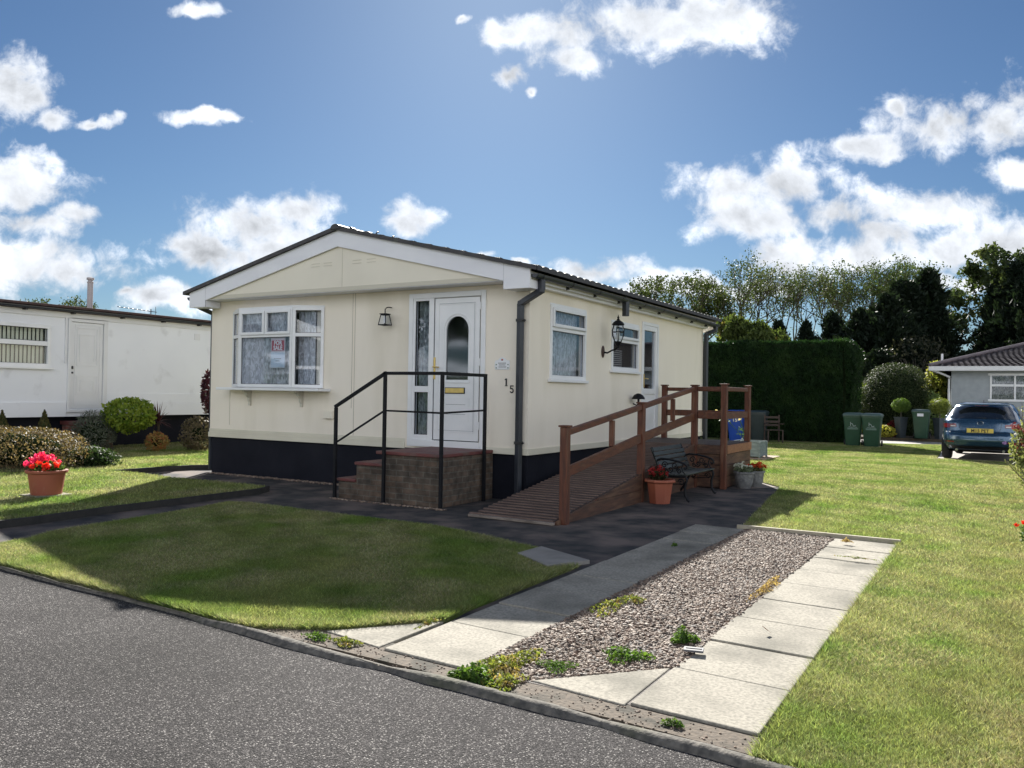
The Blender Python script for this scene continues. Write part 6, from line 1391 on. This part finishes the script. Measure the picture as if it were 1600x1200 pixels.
# ================================================================== CAR
def car():
    o = empty('parked_car'); tag(o, 'blue five-door hatchback seen from behind, parked on the drive before the grey bungalow', 'car')
    m_body = M('blue_metallic_paint',(0.035,0.085,0.15),(0.030,0.075,0.13),2,0.22,metal=0.55,coat=1.0,spec=0.6)
    m_tint = M('tinted_glass',(0.01,0.012,0.014),rough=0.05,spec=0.9,coat=0.6); m_blk = M('black_trim',(0.012,0.012,0.014),rough=0.45)
    m_lamp = M('red_lamp_lens',(0.22,0.012,0.016),(0.14,0.01,0.012),9,0.12,coat=1.0); m_clear = M('clear_lamp_lens',(0.55,0.50,0.50),rough=0.12,coat=1.0)
    m_chr = M('chrome',(0.6,0.6,0.62),rough=0.12,metal=1.0); m_tyre = M('tyre_rubber',(0.015,0.015,0.016),rough=0.85); m_rim = M('alloy_rim',(0.35,0.35,0.37),rough=0.3,metal=0.9)
    T = np.array([(.20,.42,4.10,.74),(.28,.16,4.30,.84),(.38,.05,4.37,.885),(.50,.0,4.40,.90),(.62,.01,4.40,.905),(.68,.05,4.38,.905),(.72,.085,4.34,.905),(.80,.105,4.22,.905),(.90,.135,3.90,.90),(.965,.16,3.45,.89),(1.0,.185,3.22,.87),(1.06,.245,3.06,.84),(1.15,.35,2.90,.80),(1.25,.48,2.72,.745),(1.33,.585,2.52,.69),(1.38,.64,2.36,.655),(1.41,.70,2.22,.61),(1.435,.86,2.05,.54),(1.45,1.10,1.85,.42),(1.455,1.35,1.6,.2)])
    ip = lambda z, k: np.interp(z, T[:, 0], T[:, k]); nn = lambda z: np.interp(z,[0.2,0.95,1.1,1.45],[5.5,5.0,4.0,3.0])
    def rear(z, c):      # c = x / half width
        w = ip(z,3); yr, yf = ip(z,1), ip(z,2); n = nn(z); return np.array([c*w, (yr+yf)/2-(yf-yr)/2*(1-abs(c)**n)**(1/n), z])
    def side(z, y, s):
        w = ip(z,3); yr, yf = ip(z,1), ip(z,2); n = nn(z); q = abs((y-(yr+yf)/2)/((yf-yr)/2)); return np.array([s*w*max(0,1-min(q,1)**n)**(1/n), y, z])
    zs = np.concatenate([np.linspace(0.2,1.40,46), np.linspace(1.41,1.455,8)]); nt_ = 120; V = []
    for z in zs:
        w = ip(z,3); yr, yf = ip(z,1), ip(z,2); n = nn(z)
        for j in range(nt_):
            t = 2*pi*j/nt_; c, s = cos(t), sin(t); V.append((w*np.sign(c)*abs(c)**(2/n), (yr+yf)/2+(yf-yr)/2*np.sign(s)*abs(s)**(2/n), z))
    V = np.array(V); Fq = []
    for i in range(len(zs)-1):
        for j in range(nt_):
            q = (j+1) % nt_; f = (i*nt_+j, i*nt_+q, (i+1)*nt_+q, (i+1)*nt_+j); m_ = V[list(f)].mean(0)
            if abs(m_[0]) > 0.55 and min(np.hypot(m_[1]-0.80, m_[2]-0.32), np.hypot(m_[1]-3.50, m_[2]-0.32)) < 0.355: continue
            Fq.append(f)
    top = len(zs)-1; k = len(V); V = np.vstack([V, [[0,1.47,1.457]]]); 
    Fq = np.array(Fq); Tq = np.array([(top*nt_+j, top*nt_+(j+1)%nt_, k, k) for j in range(nt_)])
    nmesh('body', V, np.vstack([Fq, Tq]), m_body, o, smooth=True)
    nmesh('underside', np.array([(-0.72,0.3,0.21),(0.72,0.3,0.21),(0.72,4.1,0.21),(-0.72,4.1,0.21)]), np.array([(0,1,2,3)]), m_blk, o)
    def patch(fn, U, W, off, name, mat, parent=o):
        P = np.array([[fn(u, w) for w in W] for u in U]); nu, nw = len(U), len(W); Vp = P.reshape(-1,3)+np.array(off); F_ = []
        for i in range(nu-1):
            for j in range(nw-1): F_.append((i*nw+j, i*nw+j+1, (i+1)*nw+j+1, (i+1)*nw+j))
        return nmesh(name, Vp, np.array(F_), mat, parent, smooth=True)
    L_s = np.linspace
    rw = patch(rear, L_s(1.035,1.33,10), L_s(-0.86,0.86,24), (0,-0.006,0.002), 'rear_window', m_tint)
    # wiper, shelf line
    MB().bar((-0.35,0.255,1.045),(0.12,0.235,1.055),0.018,0.02).build('wiper', m_blk, o)
    for s in (-1,1):
        patch(rear, L_s(0.825,0.905,6), L_s(s*0.58,s*0.985,12), (0,-0.008,0), 'tail_light', m_lamp); patch(rear, L_s(0.835,0.86,4), L_s(s*0.60,s*0.72,8), (0,-0.012,0), 'tail_light', m_clear)
        patch(lambda z, y, s=s: side(z, y, s), L_s(0.80,0.905,5), L_s(0.20,0.48,8), (s*0.006,0,0), 'tail_light', m_lamp)
        patch(rear, L_s(0.45,0.48,3), L_s(s*0.62,s*0.88,8), (0,-0.008,0), 'reflector', m_lamp)
        patch(lambda z, y, s=s: side(z, y, s), L_s(1.02,1.31,8), L_s(0.80,2.75,16), (s*0.006,0,0), 'side_window', m_tint)
        MB().ellip((s*0.98,2.85,1.02),(0.10,0.07,0.065),12,8).build('wing_mirror', m_body, o, smooth=True)
        for y in (0.80,3.50):
            w = MB().lathe([(0.0,-0.09),(0.2,-0.095),(0.30,-0.10),(0.32,-0.07),(0.32,0.07),(0.30,0.10),(0.22,0.10),(0.21,0.06),(0.0,0.06)],(0,0,0),28).build('wheel', m_tyre, o, smooth=40); w.matrix_local = Matrix.Translation((s*0.785,y,0.32)) @ Matrix.Rotation(s*pi/2,4,'Y')
            m = MB(); 
            for k in range(10): a = 2*pi*k/10; m.bar((0.03*cos(a),0.03*sin(a),0.085),(0.205*cos(a),0.205*sin(a),0.095),0.022,0.02)
            m.lathe([(0.19,0.08),(0.215,0.105),(0.225,0.10)],(0,0,0),28); m.lathe([(0,0.075),(0.05,0.085),(0.045,0.10),(0,0.105)],(0,0,0),12); r = m.build('rim', m_rim, w)
        MB().tube([(s*0.50,0.12,0.27),(s*0.50,0.03,0.265)],0.03,12).build('exhaust_tip', m_rim, o)
    patch(rear, L_s(0.215,0.37,5), L_s(-0.80,0.80,16), (0,-0.006,0), 'lower_bumper', m_blk)
    m = MB(); m.prism([(-0.60,0.60,1.375),(0.60,0.60,1.375),(0.56,0.44,1.372),(-0.56,0.44,1.372)],(0,0,0.028)); m.build('spoiler', m_body, o, bevel=0.01)
    MB().bar((-0.15,0.50,1.36),(0.15,0.50,1.36),0.012,0.012).build('brake_light', m_lamp, o)
    # tailgate seams
    m = MB()
    for s in (-1,1):
        p = [rear(z, s*c)+np.array([0,-0.007,0]) for z, c in ((0.92,0.50),(0.80,0.48),(0.72,0.42),(0.66,0.36))]; m.tube([tuple(q) for q in p], 0.004, 4)
    p = [rear(0.66, c)+np.array([0,-0.006,0]) for c in L_s(-0.36,0.36,9)]; m.tube([tuple(q) for q in p], 0.004, 4)
    p = [rear(0.70, c)+np.array([0,-0.006,0]) for c in L_s(-0.95,0.95,17)]; m.tube([tuple(q) for q in p], 0.003, 4); m.build('seam', m_blk, o)
    # number plate
    yb = rear(0.745,0)[1]
    MB().box(-0.285,0.285,yb-0.030,yb-0.004,0.685,0.800).build('number_plate', M('plate_yellow',(0.66,0.50,0.10),rough=0.45), o, bevel=0.003)
    put_text('plate_lettering','M15 PET',0.108,m_blk,o,(0,yb-0.0315,0.742),bold=0.0025,depth=0.0008,sx=0.98)
    # winged oval emblem
    m = MB(); ye = rear(0.925,0)[1]-0.012; m.tube([(0.065*cos(a),ye,0.93+0.045*sin(a)) for a in L_s(0,2*pi,21)],0.005,6); m.tube([(-0.055,ye,0.955),(-0.03,ye,0.94),(0,ye,0.922),(0.03,ye,0.94),(0.055,ye,0.955)],0.005,5); m.build('emblem', m_chr, o)
    MB().prism([(-0.0,0.95,1.44),(0.0,1.12,1.45),(0.0,0.97,1.50)],(0.012,0,0)).build('aerial_fin', m_blk, o)
    o.location = (5.10,13.3,0.0); o.rotation_euler = (0,0,radians(-3.5))
car()

# ================================================================== TREES
def broadleaf(seed, H, spread, tips_leaf, leaf, label, matl, loc, dens=1.0, lean=(0.0,0.0), trunk_r=0.20, bare=0.35, depth=5):
    g = random.Random(seed); gn = np.random.default_rng(seed); tb = MB(); tips = []
    def grow(p, d, L, r, lev):
        q = p+d*L; mid = p+d*L*0.5+Vector((g.uniform(-1,1),g.uniform(-1,1),0))*L*0.06
        tb.tube([p, mid, q], [r, r*0.85, r*0.7], 6 if lev < 2 else 4, cap=False)
        if lev >= 2: tips.extend([mid, q] if lev < depth else [mid, q, q])
        if lev >= depth: return
        n = 3 if lev < 3 else g.choice([2,3])
        for k in range(n):
            a = 2*pi*k/n+g.uniform(-0.6,0.6); sp = g.uniform(0.35,0.9)*spread
            ax = d.orthogonal().normalized(); ax = Matrix.Rotation(a,3,d) @ ax
            nd = (d*cos(sp)+ax*sin(sp)+Vector((lean[0],lean[1],0.18))*0.6).normalized(); grow(q, nd, L*g.uniform(0.62,0.85), r*0.62, lev+1)
    k = H/ (1+0.75+0.75**2+0.75**3+0.75**4+0.75**5)*1.15
    grow(Vector((0,0,0)), Vector((lean[0]*0.3,lean[1]*0.3,1)).normalized(), k*(1+bare), trunk_r, 0)
    o = empty('broadleaf_tree'); tag(o, label, 'tree', None)
    zs_ = H/(max(t.z for t in tips)+0.15); tb.v = [tuple(q*zs_ for q in v) for v in tb.v]; tips = [t*zs_ for t in tips]
    tb.build('trunk', m_bark, o, fix=False)
    T = np.array([tuple(t) for t in tips]); n = int(len(T)*tips_leaf)
    P = T[gn.integers(0, len(T), n)]+gn.normal(0, 0.17, (n, 3))*np.array([1,1,0.8])*H/9
    nmesh('crown', *leafcloud(P, leaf, 0.6, rs=gn, nrm=np.array([0,-0.4,0.6]), jit=1.3), matl, o)
    o.location = loc; return o
def place(src, loc, rz, sc, label):
    o = copy_tree(src); o.location = loc; o.rotation_euler = (0,0,rz); o.scale = (sc[0],sc[0],sc[1]); o['label'] = label; return o
lm1 = leafm('leaf_olive_green',(0.060,0.085,0.030),(0.035,0.055,0.020),0.8,0.3,c3=(0.09,0.105,0.045),s3=0.3)
lm2 = leafm('leaf_deep_olive',(0.05,0.065,0.02),(0.03,0.045,0.014),0.8,0.4)
t1 = broadleaf(101, 9.9, 0.75, 6.5, 0.135, 'tall airy tree with wind-blown upper branches rising above the left end of the hedge', lm1, at(1145,50), lean=(0.10,0.0), bare=0.3)
t2 = broadleaf(202, 9.7, 0.60, 4.6, 0.13, 'thin see-through tree with bare lower limbs, second from left above the hedge', lm1, at(1222,51), lean=(0.08,0.0), bare=0.45)
t3 = broadleaf(303, 8.6, 0.9, 13, 0.14, 'dense olive tree just over the right end of the cream home roof', lm2, at(1015,48), bare=0.1)
t1['group'] = t2['group'] = t3['group'] = 'trees beyond the hedge'
place(t2, at(1278,52), 2.1, (0.95,1.0), 'thin forked tree in the middle of the row above the hedge')
place(t1, at(1330,52), 1.2, (0.85,1.06), 'airy tree above the right end of the hedge')
place(t1, at(1385,53), 4.0, (1.0,1.08), 'spreading thin tree rising from behind the dark conifers')
place(t3, at(1072,50), 1.9, (0.85,1.04), 'dense olive tree between the cream home roof corner and the hedge')
place(t3, at(975,49), 3.3, (0.8,0.88), 'low olive tree peeping over the gutter of the cream home')
place(t1, at(1430,54), 2.9, (0.85,1.10), 'narrow airy treetop showing behind the tall twin conifers')
t4 = broadleaf(404, 9.6, 0.95, 30, 0.24, 'large leafy tree at the far right edge behind the grey bungalow', lm1, at(1618,43), bare=0.2, trunk_r=0.25); t4['group'] = 'trees beyond the hedge'
t5 = broadleaf(505, 4.2, 1.0, 30, 0.13, 'yellow green bushy tree just behind the hedge top', leafm('leaf_yellow_green',(0.095,0.125,0.032),(0.05,0.075,0.02),1.5,0.4,c3=(0.19,0.15,0.04),s3=0.8,m3=(0.6,0.7)), at(1160,31), bare=0.0); t5.scale = (0.72,0.72,1.1)
t5['group'] = 'trees beyond the hedge'
place(t3, at(60,36,0), 0.5, (0.6,0.63), 'treetop showing above the flat roof of the white home'); place(t3, at(330,40,0), 2.5, (0.45,0.56), 'dark treetop in the gap between the two homes')
def conifer(seed, H, R, label, loc, mat, nb=200, per=70, leaf=0.24, tp=0.8):
    g = np.random.default_rng(seed); o = empty('conifer'); tag(o, label, 'conifer', 'dark conifers'); Ps = []; Ds = []
    for i in range(nb):
        h = g.random()**0.85; z = 0.3+h*(H-0.5); a = g.uniform(0,2*pi); L = R*(1-h)**tp*g.uniform(0.6,1.3)+0.2; el = g.uniform(0.1,0.6)+0.5*h
        d = np.array([cos(a)*cos(el), sin(a)*cos(el), sin(el)]); q = g.uniform(0.35,1.0,per)[:,None]
        P = np.array([0,0,z])+d*L*q+np.array([0,0,-0.10])*L*q*q+g.normal(0,0.09,(per,3))*np.array([1,1,1.3]); Ps.append(P); Ds.append(np.tile(d+np.array([0,0,0.25]),(per,1)))
    V, Fq = leafcloud(np.concatenate(Ps), leaf, 0.34, direc=np.concatenate(Ds), jit=1.2, rs=g); nmesh('crown', V, Fq, mat, o)
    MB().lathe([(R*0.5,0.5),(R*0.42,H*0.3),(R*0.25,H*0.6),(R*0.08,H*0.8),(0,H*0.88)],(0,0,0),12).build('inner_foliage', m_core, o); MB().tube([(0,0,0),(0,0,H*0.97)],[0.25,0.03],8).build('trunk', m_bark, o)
    o.location = loc; return o
lc = leafm('leaf_conifer',(0.014,0.024,0.012),(0.009,0.017,0.010),1.2,0.25)
c1 = conifer(1, 7.5, 2.2, 'pointed dark conifer at the left of the tallest group', at(1402,42), lc)
c2 = conifer(2, 5.9, 2.6, 'broad dark conifer behind the right end of the hedge', at(1345,41), lc)
for src, px, dep, rz, sc, lab in ((c1,1447,42,1.0,(1.3,1.08),'tallest dark conifer with a ragged top, right one of the central group'),(c1,1418,41.5,2.0,(1.3,0.99),'wide dark conifer in the middle of the tallest group'),(c2,1385,40,2.5,(1.1,1.10),'dark conifer left of the central group above the yew dome'),(c1,1472,41,2.5,(0.6,0.80),'low dark conifer sloping down beside the strip of sky'),
    (c1,1552,42,3.6,(0.85,1.0),'shaggy dark conifer just right of the strip of sky'),(c1,1590,41,4.1,(1.2,1.12),'big dark conifer over the roof of the grey bungalow'),(c2,1610,40,5.0,(1.2,1.3),'dark conifer at the right edge behind the grey bungalow'),
    (c2,1300,43,0.5,(0.9,1.0),'low dark conifer over the hedge, beneath the thin trees'),(c1,1258,44,0.9,(0.7,0.74),'small dark conifer over the middle of the hedge'),(c2,1215,43,1.9,(0.65,0.92),'small dark conifer right of the yellow green bushy tree'),(c2,1085,44,1.4,(0.7,0.70),'low dark conifer right beside the rear corner of the cream home'),
    (c2,1430,38,3.0,(0.8,0.66),'low dark conifer right behind the yew dome'),(c2,1370,37,3.9,(0.9,0.62),'low dark conifer left of the yew dome'),(c2,1510,37,5.2,(0.9,0.62),'low dark conifer left above the bungalow eaves'),(c2,1330,38,0.2,(0.6,0.58),'low dark conifer at the right end of the hedge')):
    place(src, at(px,dep), rz, sc, lab)
c1['group'] = c2['group'] = 'dark conifers'

# ------------------------------------------------------------------ across the road, behind the photographer (seen in the panes)
def opposite():
    o = empty('bungalow', (-4,-24,0)); tag(o, 'white gabled bungalow across the road, seen only as a reflection in the bay window', 'bungalow')
    MB().box(-8,-0.5,-30,-20,0,2.7).build('wall', m_white_wall, o); MB().prism([(-8.4,-19.6,2.7),(-0.1,-19.6,2.7),(-4.25,-19.6,4.3)],(0,-11,0)).build('roof', m_roof, o)
    for s in (-1,1): MB().bar((-4.25,-19.56,4.25),(-4.25+s*4.3,-19.56,2.62),0.06,0.45).build('bargeboard', m_upvc, o)
    MB().box(-3.9,-2.7,-19.99,-19.93,1.3,2.3).build('window', m_tint2, o); MB().box(-7.3,-6.0,-19.99,-19.93,1.1,2.2).build('window', m_tint2, o)
m_tint2 = M('dark_pane',(0.02,0.025,0.03),rough=0.1)
opposite()
for i, (x, y, s, z, lab) in enumerate([(-26,-30,1.1,0.9,'tree left of the white bungalow across the road'),(-6,-34,1.2,0.8,'tree right of the white bungalow across the road'),(4,-36,1.2,0.85,'tree across the road behind the photographer'),(14,-33,1.1,0.8,'tree across the road, right of the photographer')]): place(t4, (x,y,0), i*1.3, (s,z), lab)
# long hedge across the road
bush('long_hedge','clipped hedge across the road, reflected low in the door pane','hedge',(-20,-21,0.9),(10,1.0,1.3),9000,0.35,m_leaf,61,sq=5,core=0.9,amp=0.03)
bpy.data.objects.remove(bpy.data.objects['text'], do_unlink=True) if 'text' in bpy.data.objects else None
